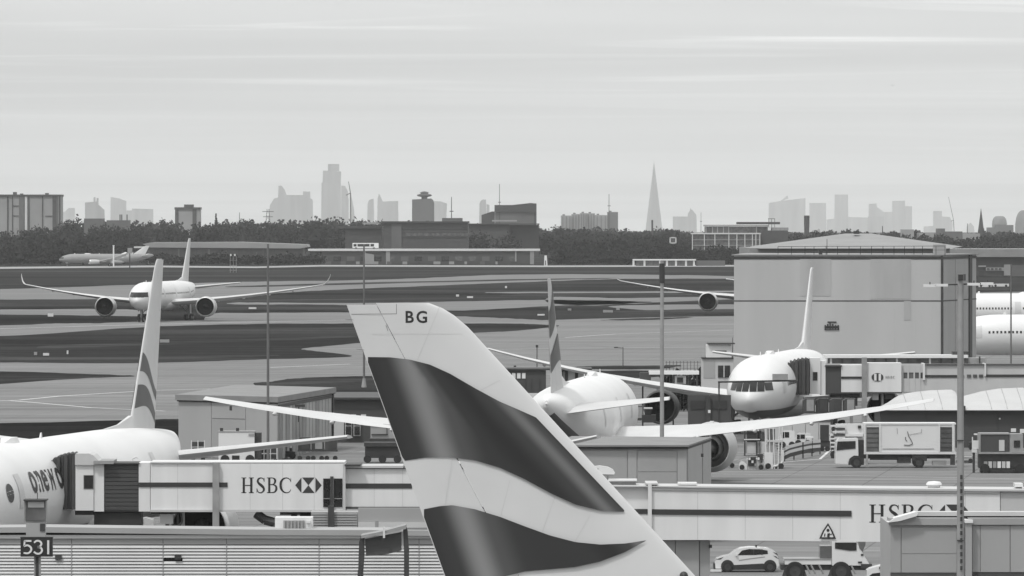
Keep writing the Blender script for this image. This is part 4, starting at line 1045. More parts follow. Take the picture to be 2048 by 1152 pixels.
# ================================================================ BIG GREY BUILDING
Y0, Y1 = 800.0, 822.0; ZT = SZ(511, Y0)
t = pixel_thing("pier_building", "big blank grey-clad building at right with a hipped roof behind its parapet", "building", 1700, Y0)
A = Vector((SX(1468, Y0), Y0, 0)); B = Vector((SX(1885, Y0), Y0, 0)); C = Vector((SX(1952, Y1), Y1, 0)); D = Vector((A.x+3, Y1+14, 0))
MB().prism([A, B, C, D], (0, 0, ZT)).build("wall", CLAD, t)
def wallbox(a, b, f0, f1, z0, z1, proud, d=.06):
    "thin box on the wall from a to b, fractions f0..f1"
    u = (b-a); n = Vector((u.y, -u.x, 0)).normalized()
    p, q = a+u*f0, a+u*f1
    return MB().prism([p+n*proud+Vector((0,0,z0)), q+n*proud+Vector((0,0,z0)), q+n*proud+Vector((0,0,z1)), p+n*proud+Vector((0,0,z1))], -n*d)
zj = SZ(602, Y0)
rp = random.Random(5)
cl_v = [mat("clad_panel_%d" % i, v, .5, var=.05, scale=.3, stretch=(1,1,.15)) for i, v in enumerate((.352, .357, .347, .360, .354))]
xs = [0, .07, .17, .27, .36, .47, .58, .68, .77, .87, .95, 1.0]
for f0, f1 in zip(xs, xs[1:]):
    wallbox(A, B, f0, f1-.00012, zj+.08, ZT-.5, .05).build("wall_panel", WEATH, t)
    wallbox(A, B, f0, f1-.00012, .1, zj-.06, .05).build("wall_panel", WEATH, t)
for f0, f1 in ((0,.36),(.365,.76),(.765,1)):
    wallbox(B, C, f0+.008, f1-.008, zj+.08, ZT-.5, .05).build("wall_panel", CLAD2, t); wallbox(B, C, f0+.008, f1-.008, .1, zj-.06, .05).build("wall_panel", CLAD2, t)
wallbox(A, B, 0, 1.0, zj-.06, zj+.06, .07, .07).build("joint_strip", SEAM, t); wallbox(B, C, 0, 1, zj-.06, zj+.06, .07, .07).build("joint_strip", SEAM, t)
wallbox(A, B, -.004, 1.0, ZT-.42, ZT-.12, .10, .2).build("gutter", STEELD, t); wallbox(B, C, 0, 1.0, ZT-.42, ZT-.15, .10, .2).build("gutter", STEELD, t)
for a, b, f in ((A, B, .992), (B, C, .77)): wallbox(a, b, f, f+.012*(1 if a is A else 7), 0, ZT, .14, .1).build("downpipe", STEELD, t)
MB().pbox(1918, 1928, 548, 561, 810, .4).build("vent_louvre", STEELD, t)
wallbox(B, C, .46, .66, SZ(562, 808), SZ(549, 808), .12, .1).build("vent", STEELD, t)
# roof deck, hipped roof and railing
MB().prism([A+Vector((-.3,-.1,ZT)), B+Vector((.1,-.1,ZT)), C+Vector((.4,0,ZT)), D+Vector((-.3,0,ZT))], (0,0,.12)).build("roof_deck", ROOFG, t)
Yh = 845
rp_ = lambda x, y, dy=0: P(x, y, Yh+dy)
MB().add([rp_(1515,497), rp_(1900,497), rp_(1925,493,50), rp_(1500,493,50), rp_(1690,467,22), rp_(1742,467,22)], [(0,1,5,4),(1,2,5),(2,3,4,5),(3,0,4)]).build("hipped_roof", ROOFG, t)
pb(t, "roof_base", ROOFG, 1500, 1900, 496, 511, Yh+1, 40)
pb(t, "roof_vent", STEELD, 1708, 1719, 462, 468, Yh+18, 1.5)
Yr = Y0+.6
for x in (1556, 1583, 1610, 1628, 1652, 1675, 1698, 1721, 1743, 1766, 1788, 1809, 1828, 1845, 1872, 1890): MB().tube(P(x, 511, Yr), P(x, 493, Yr), .035, .035, 6).build("rail_post", STEELD, t)
MB().tube(P(1556, 493, Yr), P(1890, 492, Yr), .03, .03, 6).build("handrail", STEELD, t); MB().tube(P(1556, 501, Yr), P(1890, 500, Yr), .022, .022, 6).build("mid_rail", STEELD, t)
MB().tube(P(1654, 511, Yr), P(1654, 478, Yr), .05, .03, 6).build("mast", STEELD, t)
pb(t, "roof_access_box", CLAD2, 1868, 1892, 489, 510, Y0+3, 2)
pb(t, "roof_unit", STEELD, 1638, 1645, 500, 510, Y0+2, 1)
for x0, x1, y0, y1 in ((1600,1662,515,592),(1741,1822,515,598),(1808,1822,602,640)): pb(t, "stained_panel", STAIN, x0, x1, y0, y1, Y0-.09, .04)
# small dark emblem on the wall
eb = pb(t, "wall_emblem", PLASTIC, 1649, 1678, 652, 656.5, Y0-.12, .05)
for a in ((1655,1673,643,645.4),(1649,1652,650,660),(1654,1657,648,657),(1659,1661.5,646,659),(1664,1667,648,658),(1670,1672.5,650,659),(1675,1678,650,660),(1649,1678,658.5,660)): MB().pbox(*a, Y0-.16, .05).build("emblem_stroke", PLASTIC, eb)

# ================================================================ JET BRIDGES
def logo(t, x, y, hp, Y, ws=.9, gap=.2):
    (geo, adv) = serif_word("HSBC")
    s = hp*Y/F
    for i, ch in enumerate("HSBC"):
        off = sum(SERIF[c][0] for c in "HSBC"[:i]); v, f = SERIF[ch][1]
        flat_letters("letter", ([(a+off, b) for a, b in v], f), x, y, hp, Y, BLACK, t, ws)
    xe = x+adv*hp*ws+gap*hp
    lo = flat_letters("logo_hexagon", HEX, xe, y, hp, Y, STRIPE, t, ws)
    return xe
def bellows(t, x0, x1, y0, y1, Y, d, n=6, m=HOODM):
    for k in range(n):
        a = x0+(x1-x0)*k/n; f = k/(n-1)
        top = y0+(1-f)**2*(y1-y0)*.12
        pts = [(a, y1-(1-f)*2), (a, top+5), (a+(x1-x0)/n*.45, top), (a+(x1-x0)/n*.92, top+2), (a+(x1-x0)/n*.92, y1)]
        MB().pprism(pts, Y+(k % 2)*.18, d).build("hood_fold", m, t)
# --- left bridge
Y = 395.0; u = Y/F
t = pixel_thing("jet_bridge", "white bank-branded jet bridge serving the left airliner", "jet bridge", 430, Y, "jet bridges")
bellows(t, 97, 151, 906, 1019, Y, 3.0, 7)
MB().pprism([(150,910),(152,907),(178,907),(187,911),(196,920),(205,926),(205,930),(150,930)], Y-.15, 3.4).build("hood_roof", PANEL2, t)
pb(t, "cab_wall", PANEL, 151, 187, 930, 1021, Y, 3.1); pb(t, "cab_window", GLASS, 168, 186, 951, 977, Y-.05, .1); MB().pbox(167, 187, 950, 978, Y-.03, .06).build("window_frame", STEEL, t)
pb(t, "cab_side", PANEL, 187.6, 208, 929, 1023, Y+.1, 3.0)
pb(t, "canopy_lip", STEEL, 187, 227, 921.5, 928, Y-.3, 3.4)
pb(t, "rolling_door", ROLL, 208.4, 277, 928, 1023, Y+.25, 2.6)
for k in range(11): pb(t, "door_slat", ROLL, 209, 276.6, 931+k*8.2, 937.6+k*8.2, Y+.20, .06)
pb(t, "door_head", SEAM, 206, 279, 926, 928.2, Y, 2.9)
pb(t, "tunnel_wall", PANEL, 277.4, 300, 925.5, 1023, Y+.1, 2.9); pb(t, "tunnel_wall", PANEL, 301, 437, 926, 1020, Y+.1, 2.9)
pb(t, "tunnel_roof", SIGNW, 301, 690, 923.6, 926, Y-.02, 3.1)
pb(t, "stripe", STRIPE, 277.5, 425, 965, 974, Y+.04, .05); pb(t, "stripe", STRIPE, 437, 455, 965, 974, Y-.08, .05)
MB().pbox(425, 438, 925, 1180, Y-.35, .42).build("lift_column", STEEL, t)
pb(t, "telescoping_section", PANEL, 437.5, 690, 927, 1022, Y-.02, 3.1)
xe = logo(t, 482, 986, 31, Y-.032)
for x0, x1 in ((646.5, 660), (668, 684.5)): 
    wn = pb(t, "glazed_panel", GLASS, x0, x1, 957, 1014, Y-.08, .08); pb(wn, "glazing_bar", STEEL, x0, x1, 996.5, 998, Y-.12, .05)
pb(t, "lift_column", STEELD, 660.5, 666.5, 953, 1180, Y-.25, .3)
pb(t, "end_frame", PANEL2, 686, 691, 928, 1024, Y-.12, 3.3)
pb(t, "roof_lip", STEELD, 689, 722, 929, 931, Y-.3, 3.4); pb(t, "roof_lip", PANEL2, 689, 806, 931.5, 936, Y+.2, 3)
pb(t, "tunnel_wall", PANEL, 691.5, 1010, 937, 1013.5, Y+.4, 2.6); pb(t, "roof_lip", STEELD, 691, 1010, 935.5, 937.5, Y+.3, 2.8)
pb(t, "floor_beam", SEAM, 690, 1010, 1013.6, 1018, Y+.3, 2.7); pb(t, "stripe", STRIPE, 688, 824, 967, 977, Y+.36, .05)
pb(t, "floor_beam", PANEL2, 300, 690, 1019.5, 1024, Y-.05, 3.0)
for x in (355, 500, 565, 628): pb(t, "panel_joint", FAINT, x, x+.7, 927.5, 1019, Y-.026 if x > 437 else Y+.094, .008)
for x in (748, 805): pb(t, "panel_joint", FAINT, x, x+.7, 938, 1013, Y+.394, .008)
# undercarriage of the bridge
for x0, x1, y0, y1, m, d in ((150,187,1021,1030,STEELD,2),(188,282,1025,1062,PLASTIC,2.4),(302,362,1024,1028,STEELD,1.5),(320,346,1026,1048,PANEL2,1.0),(354,358,1024,1052,STEELD,.3),(362,369,1022,1180,STEEL,.5),(560,626,1024,1030,STEELD,1.2),(582,594,1028,1038,STEELD,.6),(600,625,1026,1034,PLASTIC,.6)):
    pb(t, "underframe", m, x0, x1, y0, y1, Y+.5, d)
MB().path([P(362,1026,Y+.4), P(364,1044,Y+.3), P(356,1053,Y+.3), P(345,1050,Y+.4)], .06).build("cable_loop", PLASTIC, t)
MB().path([P(512,1027,Y+.6), P(530,1040,Y+.5), P(552,1046,Y+.4), P(556,1060,Y+.4)], .28, 8).build("air_hose", STEELD, t)
pb(t, "wheel_bogie", STEELD, 640, 690, 1040, 1075, Y+.6, 2); pb(t, "service_box", GLASSG, 704, 715, 1037, 1058, Y-1, 1)
MB().path([P(265,921,Y-.1), P(266,917,Y-.1), P(272,914.5,Y-.1), P(276,916,Y-.1)], .04).build("roof_lamp", SIGNW, t)
# rotunda wall seen under the bridge
t = pixel_thing("louvred_plant_wall", "pale slatted plant wall under the left jet bridge", "wall", 690, 380)
pb(t, "wall", CLAD2, 622, 716, 1024, 1208, 380, 2)
for k in range(7): pb(t, "slat", CLAD, 624, 714, 1026+k*5.2, 1029.4+k*5.2, 379.85, .12)
pb(t, "post", STEELD, 656, 668, 1012, 1208, 379.6, .3)
t = pixel_thing("grey_screen", "plain grey screen wall between the left jet bridge and the lettered fin", "wall", 790, 372)
pb(t, "panel", CLAD2, 716.5, 900, 1016, 1044, 372, .4); pb(t, "panel", PANEL2, 716.5, 900, 1044.5, 1226, 371.8, .6); pb(t, "bollard", STEEL, 750, 757, 1041, 1070, 370, .3)

# --- right-hand near bridge
Y = 335.0
t = pixel_thing("jet_bridge", "long white bank-branded jet bridge crossing the lower right foreground", "jet bridge", 1500, Y, "jet bridges")
pb(t, "tunnel_wall", PANEL, 1010, 1296, 974, 1080, Y+.2, 2.8)
MB().pprism([(1303.5,1080),(1303.5,975),(1420,977),(1780,981),(2000,983),(2000,1086),(1780,1084),(1420,1080)], Y, 3).build("tunnel_wall", PANEL, t)
pb(t, "tunnel_wall", PANEL2, 2001, 2160, 984, 1086, Y+.05, 3)
MB().pprism([(1190,974),(1190,971),(1420,973),(1780,977),(2160,980),(2160,984),(1780,981),(1420,976.5),(1296,974)], Y-.15, 3.3).build("roof_edge", PANEL2, t)
pb(t, "collar_frame", SIGNW, 1296, 1303.5, 968, 1062, Y-.2, 3.4); pb(t, "collar_frame", PANEL2, 1292, 1316, 966.5, 969.5, Y-.1, 3.2)
pb(t, "stripe", STRIPE, 1190, 1295, 1018, 1028, Y+.16, .05); MB().pprism([(1304,1029),(1304,1018.5),(1703,1021.5),(1703,1033)], Y-.06, .05).build("stripe", STRIPE, t)
MB().pprism([(1304,981.5),(1304,980.7),(1780,985.5),(2000,987.5),(2000,988.3),(1780,986.4)], Y-.04, .03).build("seam_line", STEEL, t)
for x in (1395, 1490, 1585, 1680, 1930): pb(t, "panel_joint", FAINT, x, x+.8, 983, 1079, Y-.008, .01)
xe = logo(t, 1738, 1045, 36, Y-.012, .98)
# warning triangle
w0, w1 = (lambda a, b: [(1655.5+(1655.5-1655.5)+a*k, 0) for k in (0,)]), None
tri = lambda x0, x1, yb, yt, Yz, m, nm, par: MB().add([P(x0, yb, Yz), P(x1, yb, Yz), P((x0+x1)/2+2, (yb+yt)/2-1, Yz), P((x0+x1)/2, yt, Yz), P((x0+x1)/2-2-(x1-x0)*.25+2, (yb+yt)/2, Yz)], [(0,1,2,3,4)]).build(nm, m, par)
wt = MB().add([P(1638.5,1077.5,Y-.08), P(1672,1077.5,Y-.08), P(1665,1061,Y-.08), P(1656,1046,Y-.08), P(1645.5,1061.5,Y-.08)], [(0,1,2,3,4)]).build("warning_sign", BLACK, t)
MB().add([P(1643.5,1074.5,Y-.1), P(1667,1074.5,Y-.1), P(1662,1062,Y-.1), P(1656,1051.5,Y-.1), P(1648.5,1062.5,Y-.1)], [(0,1,2,3,4)]).build("sign_face", PANEL, wt)
MB().add([P(1656+3*math.cos(a), 1060.5+3.2*math.sin(a), Y-.12) for a in np.linspace(0, 6.28, 11)[:-1]], [tuple(range(10))]).build("pictogram", BLACK, wt)
for q in ([(1654,1074),(1655,1067),(1660,1066),(1659,1074)], [(1648,1073),(1649,1067),(1651,1067),(1650,1073)], [(1660,1068.5),(1664,1067),(1664,1069),(1660,1070)]): MB().add([P(a, b, Y-.12) for a, b in q], [(0,1,2,3)]).build("pictogram", BLACK, wt)
# roof fixtures stand on the bridge
def dome_fix(label, x0, x1, y0, y1, Y):
    t = pixel_thing("roof_dome", label, "antenna dome", (x0+x1)/2, Y); c = P((x0+x1)/2, y1, Y); r = (x1-x0)/2*Y/F; h_ = (y1-y0)*Y/F
    t.location = c
    MB().lathe([(r*.75,-.02),(r*.8,h_*.2),(r,h_*.35),(r*.96,h_*.6),(r*.75,h_*.9),(.02,h_)], c, n=24).build("cover", LAMPW, t, 60)
    MB().lathe([(r*.72,-h_*.22),(r*.72,-.02)], c, n=20, c1=True).build("base", STEEL, t)
dome_fix("white dome on the roof of the long right-hand jet bridge", 1852, 1884, 962, 974, 336.4)
def flat_fix(label, x0, x1, y0, y1, Y):
    t = pixel_thing("roof_light", label, "roof light", (x0+x1)/2, Y); t.location = P((x0+x1)/2, y1, Y)
    pb(t, "housing", LAMPW, x0, x1, y0, y1-1, Y, 1.2); pb(t, "base", STEEL, x0+2, x1-2, y1-1, y1+6, Y+.2, .8)
flat_fix("flat white roof light on the jet bridge, left of the collar frame", 1216, 1274, 959, 963.5, 335.8)
flat_fix("flat white roof light on the jet bridge below the grey kiosk corner", 1356, 1394, 965.5, 970.5, 335.8)
flat_fix("small white roof box on the jet bridge at the right edge", 2030, 2046, 967, 975, 336)

# --- far right bridge
Y = 668.0
t = pixel_thing("jet_bridge", "farther white bank-branded jet bridge serving the nose-on airliner", "jet bridge", 1740, Y, "jet bridges")
bellows(t, 1574, 1619, 716, 790, Y-1.5, 4.5, 6)
pb(t, "cab_wall", PANEL, 1620, 1641, 716, 788, Y, 3.0); pb(t, "cab_window", GLASS, 1626, 1635, 744, 761, Y-.05, .1); pb(t, "cab_side", PANEL, 1641.3, 1651, 722, 790, Y+.2, 2.9)
pb(t, "rolling_door", ROLL, 1651.5, 1682, 733, 790, Y+.3, 2.6); pb(t, "door_head", SEAM, 1650, 1684, 730.5, 733, Y, 2.9)
pb(t, "tunnel_wall", PANEL, 1682.4, 1725, 730, 786, Y+.2, 2.8); pb(t, "stripe", STRIPE, 1682.4, 1724, 753, 757.5, Y+.12, .06)
pb(t, "lift_column", STEEL, 1724, 1734, 715, 877, Y-.3, .5)
pb(t, "telescoping_section", PANEL, 1734.3, 1803, 726, 784, Y, 3.1); pb(t, "floor_beam", SEAM, 1660, 1804, 784.3, 787, Y, 2.8)
lg = flat_letters("logo_hexagon", merge(([(.5+.5*math.cos(a), .5+.5*math.sin(a)) for a in np.linspace(0, 6.283, 21)[:-1]], [tuple(range(20))])), 1743, 763, 17, Y-.05, STRIPE, t, 1.4)
flat_letters("logo_facet", merge(rects((.22,.1,.42,.9),(.60,.1,.80,.9))), 1743, 763, 17, Y-.09, PANEL, t, 1.4)
for k, x in enumerate((1771, 1776, 1781, 1786)): flat_letters("letter", SERIF["HSBC"[k]][1], x, 757, 5, Y-.05, BLACK, t, .9)
pb(t, "glazed_link", GLASSG, 1804, 1849, 731, 785, Y+.5, 2.4)
for x in (1804, 1815, 1827, 1838, 1848): pb(t, "mullion", PANEL2, x, x+3, 729, 784, Y+.35, .2)
pb(t, "link_panel", PANEL2, 1804, 1849, 757, 784, Y+.42, .1); pb(t, "link_panel", PANEL2, 1804, 1849, 729, 745, Y+.42, .1)
pb(t, "tunnel_wall", PANEL2, 1849.4, 2120, 730, 800, Y+.3, 3); pb(t, "stripe", STRIPE, 1849.4, 1928, 750, 755, Y+.22, .06); pb(t, "stripe", STRIPE, 1972, 2120, 749, 754, Y+.22, .06)
pb(t, "roof_edge", STEELD, 1849, 2120, 728.5, 730, Y+.1, 3.2); pb(t, "collar_frame", SIGNW, 1846, 1850, 727, 760, Y, 3.3); pb(t, "collar_frame", SIGNW, 1969, 1972, 727, 752, Y, 3.3)
for x in (1934, 1946, 1958): pb(t, "window", GLASSG, x, x+8, 749, 755, Y+.2, .08)
for x0, x1, y0, y1, m in ((1660,1720,787,795,STEELD),(1745,1757,787,800,PANEL2),(1763,1767,787,815,STEEL),(1770,1790,788,798,STEELD),(1700,1715,795,812,STEELD)): pb(t, "underframe", m, x0, x1, y0, y1, Y+.6, 1.5)
# elevated walkway behind the bridge
Y = 690.0
t = pixel_thing("elevated_walkway", "pale elevated walkway with a dark glazed band behind the farther jet bridge", "walkway", 1790, Y)
pb(t, "roof", SIGNW, 1648, 1936, 710, 716, Y, 3.5); pb(t, "glazing", GLASSG, 1655, 1936, 716.3, 727, Y+.4, 2.6); pb(t, "lower_wall", PANEL2, 1650, 1936, 727.3, 760, Y+.2, 3)
for x in range(1660, 1930, 22): pb(t, "mullion", STEELD if (x//22) % 3 else PANEL2, x, x+4, 716.5, 727, Y+.25, .15)
pb(t, "end_box", STEEL, 1936.5, 1972, 716, 760, Y+1, 2.5); pb(t, "roof_unit", STEELD, 1905, 1938, 703, 710, Y+1, 1.5); pb(t, "post", STEELD, 1958, 1961, 713, 760, Y+.4, .3); pb(t, "leg", STEEL, 1700, 1706, 760, 862, Y+1, .4); pb(t, "leg", STEEL, 1900, 1906, 760, 862, Y+1, .4)

# ================================================================ LOUVRED BUILDING (lower left)
Y = 330.0
t = pixel_thing("louvred_building", "low louvred metal building along the lower left edge of the picture", "building", 350, Y)
zb = 0.0
MB().box(SX(-120, Y), SX(905, Y), Y+.35, Y+2.6, 0, SZ(1060, Y)).build("wall", STEELD, t)
MB().pprism([(-120,1066),(-120,1056),(80,1054),(500,1059),(905,1061),(905,1072),(500,1070),(80,1065)], Y-.25, 3).build("roof_edge", CLAD, t)
MB().pbox(-120, 905, 1070, 1077, Y-.1, .4).build("gutter", LOUV, t)
cols = [-120, -20, 143, 326, 453, 638, 720, 812, 838, 905]
for a, b in zip(cols, cols[1:]): pb(t, "fascia_panel", CLAD, a+.5, b-.5, 1077.5, 1089, Y+.02, .3)
slat_me = {}
for a, b in zip(cols, cols[1:]):
    for k in range(14):
        y0 = 1091+k*6.4
        if k >= 12: continue
        if a == 326 and k == 4: a2 = 364
        else: a2 = a
        X0, X1 = SX(a2+.8, Y), SX(b-.8, Y); z1, z0 = SZ(y0, Y), SZ(y0+5.5, Y)
        MB().prism([(X0, Y+.02, z0), (X0, Y-.02, z0+.02), (X0, Y+.05, z1), (X0, Y+.09, z1)], (X1-X0, 0, 0)).build("louvre_slat", LOUV, t)
for x in cols[1:-1]: pb(t, "mullion", CLAD, x-.6, x+.6, 1089, 1170, Y-.03, .3)
for x in (110, 349): pb(t, "access_box", STEELD, x, x+13, 1109, 1119, Y-.12, .2)
pb(t, "lower_wall", LOUV, -120, 905, 1169, 1260, Y+.05, .3)
t2 = pixel_thing("roof_chiller", "white rooftop air unit with a grey grille on the louvred building", "air conditioner", 588, 331.2); t2.location.z = SZ(1058, 331.2)
pb(t2, "casing", PANEL, 550, 625, 1035, 1058.5, 331.2, 1.4); pb(t2, "grille", STEEL, 567, 609, 1041, 1058, 331.1, .15)
for k in range(6): pb(t2, "grille_bar", CLAD, 568+k*7, 570+k*7, 1041.5, 1057.5, 331.02, .08)
pb(t2, "valve", SIGNW, 613, 621, 1041, 1046, 331.05, .15)
# portal canopy in front of it
Y = 326.0
t = pixel_thing("entrance_canopy", "dark steel portal with a sloping hood and blank panel in front of the louvres", "canopy", 767, Y)
MB().pprism([(716,1152),(718,1085),(722,1071),(729,1070),(729,1110),(726,1152)], Y, .3).build("post", STEELD, t); MB().tube(P(721,1338,Y+.1), P(721,1140,Y+.1), .14, .14, 8).build("post", STEELD, t)
MB().pprism([(806,1056),(811,1050),(815,1060),(818,1100),(818,1338),(808,1338),(808,1100)], Y, .35).build("post", STEELD, t)
MB().pprism([(722,1071),(722,1077),(770,1067),(812,1058),(812,1050),(768,1062)], Y-.3, 1.8).build("hood", STEEL, t)
MB().pprism([(730,1078),(803,1064),(803,1101),(776,1108),(732,1112)], Y+.1, .15).build("blank_panel", ROLL, t)
pb(t, "side_strip", PANEL2, 803.5, 807, 1064, 1098, Y+.08, .15); pb(t, "lamp", SIGNW, 766, 770, 1054, 1076, Y-.4, .15)
# stand number sign
Y = 315.0
t = pixel_thing("stand_sign", "black stand number sign reading 531 on a post with a cabinet above", "sign", 73, Y)
pb(t, "board", BLACK, 41, 105, 1075, 1113.5, Y-.2, .35); pb(t, "board_rim", STEELD, 40, 106, 1074, 1075.2, Y-.22, .4)
for ch, x in (("5", 45.5), ("3", 66), ("1", 91.5)):
    geo = {"5": merge(stroke([(.62,.95,.13),(.12,.95,.13)],2), stroke([(.14,.97,.13),(.10,.58,.13)],2), stroke([(.08,.56,.12),(.34,.64,.13),(.58,.48,.14),(.58,.24,.14),(.36,.07,.13),(.06,.10,.12)])),
           "3": merge(stroke([(.08,.82,.12),(.24,.95,.13),(.48,.93,.13),(.60,.76,.14),(.50,.56,.13),(.30,.52,.12)]), stroke([(.30,.52,.12),(.56,.46,.13),(.64,.26,.14),(.50,.07,.13),(.26,.05,.13),(.06,.18,.12)])),
           "1": rects((.1,0,.25,1))}[ch]
    flat_letters("digit", geo, x, 1108.5, 28, Y-.23, SIGNW, t, 1.0)
pb(t, "post", STEEL, 68, 81, 1113.5, 1420, Y, .3); pb(t, "post_inset", STEELD, 71, 77, 1114, 1300, Y-.04, .1)
cb = pb(t, "cabinet", CLAD, 52, 90, 1046, 1074, Y, .8); pb(cb, "cabinet_door", STEELD, 80, 90, 1047, 1062, Y-.05, .1)
gb = pb(t, "display_housing", STEEL, 48, 92, 1001, 1046, Y+.1, .8); pb(gb, "glass", GLASSG, 51, 90, 1003, 1041, Y+.03, .1); pb(gb, "reflector", PANEL2, 56, 88, 1003.5, 1015, Y-.01, .03); pb(gb, "hood", STEELD, 47, 93, 999, 1002, Y-.2, 1.2)
MB().tube(P(75,1001,Y+.3), P(75,985,Y+.3), .02, .02, 5).build("aerial", STEELD, gb)

# ================================================================ RAMP BUILDINGS
def plan_building(name, label, pts, ytop, z0=0.0, m=CLAD, cat="building"):
    "pts: (photo column, distance) corners, front left, front right, back right, back left"
    t = pixel_thing(name, label, cat, sum(p[0] for p in pts)/len(pts), pts[0][1])
    q = [Vector((SX(x, Y), Y, 0)) for x, Y in pts]; zt = SZ(ytop, pts[0][1])
    MB().prism(q, (0, 0, zt)).build("wall", m, t)
    return t, q, zt
# left ramp building
t, q, zt = plan_building("ramp_building", "grey flat-roofed ramp building behind the left airliner's tail", [(357,614),(556,606),(664,640),(470,650)], 800)
MB().prism([q[0]+Vector((-.3,-.3,zt)), q[1]+Vector((0,-.4,zt)), q[2]+Vector((.4,0,zt)), q[3]+Vector((0,.4,zt))], (0,0,.5)).build("roof_slab", ROOFD, t)
MB().prism([q[0]+Vector((-.15,-.15,zt-.12)), q[1]+Vector((0,-.2,zt-.12)), q[2]+Vector((.2,0,zt-.12)), q[3]+Vector((0,.2,zt-.12))], (0,0,.1)).build("painted_shade_strip", SEAM, t)  # solid dark band, its colour stands for the shade under the roof slab
for f0, f1 in ((.005,.335),(.34,.68),(.685,.995)):
    if f0 == .34:
        wallbox(q[0], q[1], f0, f1, zt-1.55, zt-.15, .06).build("wall_panel", CLAD, t); wallbox(q[0], q[1], f0, f1, .1, zt-1.65, .06).build("roller_door", CLAD2, t)
    else: wallbox(q[0], q[1], f0, f1, .1, zt-.15, .06).build("wall_panel", CLAD, t)
for k in range(16): wallbox(q[1], q[2], .01+k*.061, .06+k*.061, .1, zt-.5, .07).build("wall_panel", rp.choice((CLAD, cl_v[2], mat("weathered_clad", .22, .6, var=.2, scale=.5))), t)
wallbox(q[1], q[2], 0, .995, zt-.45, zt-.2, .12, .1).build("gutter", STEELD, t); wallbox(q[1], q[2], .985, 1.0, 0, zt, .2, .15).build("downpipe", STEELD, t)
MB().pbox(459, 464, 812, 821, 606, .3).build("wall_lamp", STEELD, t); pb(t, "wall_lamp", STEELD, 590, 610, 809, 814, 612, .3); pb(t, "conduit", STEELD, 596, 598, 814, 844, 612, .15)
# low hut behind the lettered fin
t, q, zt = plan_building("gate_cabin", "low dark cabin with pale window bays just left of the lettered fin", [(664,655),(800,655),(800,675),(664,675)], 798, m=CLADD)
for x in (668, 686, 702, 722): pb(t, "window_bay", PANEL, x, x+10, 829, 838, 654.8, .25)
for x in (690, 707): 
    wn = pb(t, "door_frame", PANEL2, x, x+14, 839, 872, 654.7, .2); pb(wn, "pane", GLASS, x+1.5, x+12.5, 841, 850, 654.6, .12); pb(wn, "pane", GLASS, x+1.5, x+12.5, 853, 870, 654.6, .12)
pb(t, "pale_bay", PANEL2, 666, 688, 842, 872, 654.8, .15); pb(t, "roof_edge", STEELD, 662, 802, 795, 799, 654.4, 21)
t = pixel_thing("baggage_container", "grey baggage container standing by the lettered fin's left edge", "container", 765, 622)
pb(t, "body", CLAD2, 741, 800, 848, 877, 622, 2); pb(t, "rim", STEELD, 739, 802, 845.5, 848, 621.8, 2.3); pb(t, "base", STEELD, 739, 802, 877, 904, 621.8, 2.3); pb(t, "latch_bar", STEELD, 743, 776, 868, 869.5, 621.85, .15); pb(t, "door_seam", SEAM, 773, 774, 850, 868, 621.85, .1)
for x in (745, 796): MB().lathe([(.28,-.1),(.28,.1)], (SX(x, 622.6), 622.6, .28), 'Y', 12, True, True).build("wheel", TYRE, t)
t = pixel_thing("dark_trailer", "long low dark flatbed trailer in front of the gate cabin", "trailer", 770, 600)
pb(t, "deck", STEELD, 728, 800, 885, 893, 600, 2.2); pb(t, "chassis", PLASTIC, 730, 800, 893.2, 916, 600.2, 1.8)
for x in (735, 765, 795): MB().lathe([(.35,-.15),(.35,.15)], (SX(x, 600), 600-.05, .35), 'Y', 14, True, True).build("wheel", TYRE, t)
# grey kiosk in the centre foreground
t, q, zt = plan_building("pier_kiosk", "grey panelled flat-roofed kiosk below the centre airliner", [(1100,450),(1374,450),(1421,466),(1150,468)], 893, m=CLAD)
MB().prism([q[0]+Vector((-.4,-.4,zt)), q[1]+Vector((.1,-.5,zt)), q[2]+Vector((.1,0,zt)), q[3]+Vector((-.2,.3,zt))], (0,0,.11)).build("roof_slab", ROOFD, t)
MB().prism([q[0]+Vector((-.2,-.2,zt-.17)), q[1]+Vector((.05,-.25,zt-.17)), q[2]+Vector((.06,0,zt-.17)), q[3]+Vector((-.1,.2,zt-.17))], (0,0,.165)).build("painted_shade_strip", SEAM, t)  # shade line below the slab, painted as a dark strip round the wall top
fx_ = lambda x: (SX(x, 450)-q[0].x)/(q[1].x-q[0].x)
for x0, x1, ya, yb in ((1102,1254,901,1150),(1256,1273,897,1150),(1275.5,1353.5,902,943),(1275.5,1353.5,944,1150),(1355,1373,897,1150)): wallbox(q[0], q[1], fx_(x0), fx_(x1), max(.1, SZ(yb, 450)), SZ(ya, 450), .06).build("wall_panel", CLAD2 if x1-x0 > 50 else CLAD, t)
wallbox(q[0], q[1], 0, 1, SZ(899, 450), SZ(894.5, 450), .09).build("fascia", CLAD2, t)
wallbox(q[1], q[2], .01, .60, .1, zt-.1, .06).build("wall_panel", CLAD, t); wallbox(q[1], q[2], .64, .99, .1, zt-.1, .06).build("wall_panel", CLAD, t)
pb(t, "latch", STEELD, 1402, 1407, 907, 914, 455, .2)
t = pixel_thing("grey_column_base", "grey panelled support column under the right-hand jet bridge", "column", 1365, 335.6)
pb(t, "panel", CLAD, 1290, 1350, 1081, 1420, 335.6, 2); pb(t, "panel", CLAD, 1351.2, 1398, 1081, 1420, 335.6, 2); pb(t, "panel", CLAD2, 1399.2, 1420, 1081, 1420, 335.7, 2); pb(t, "wall_lamp", STEELD, 1418, 1424, 1090, 1096, 335.4, .4)
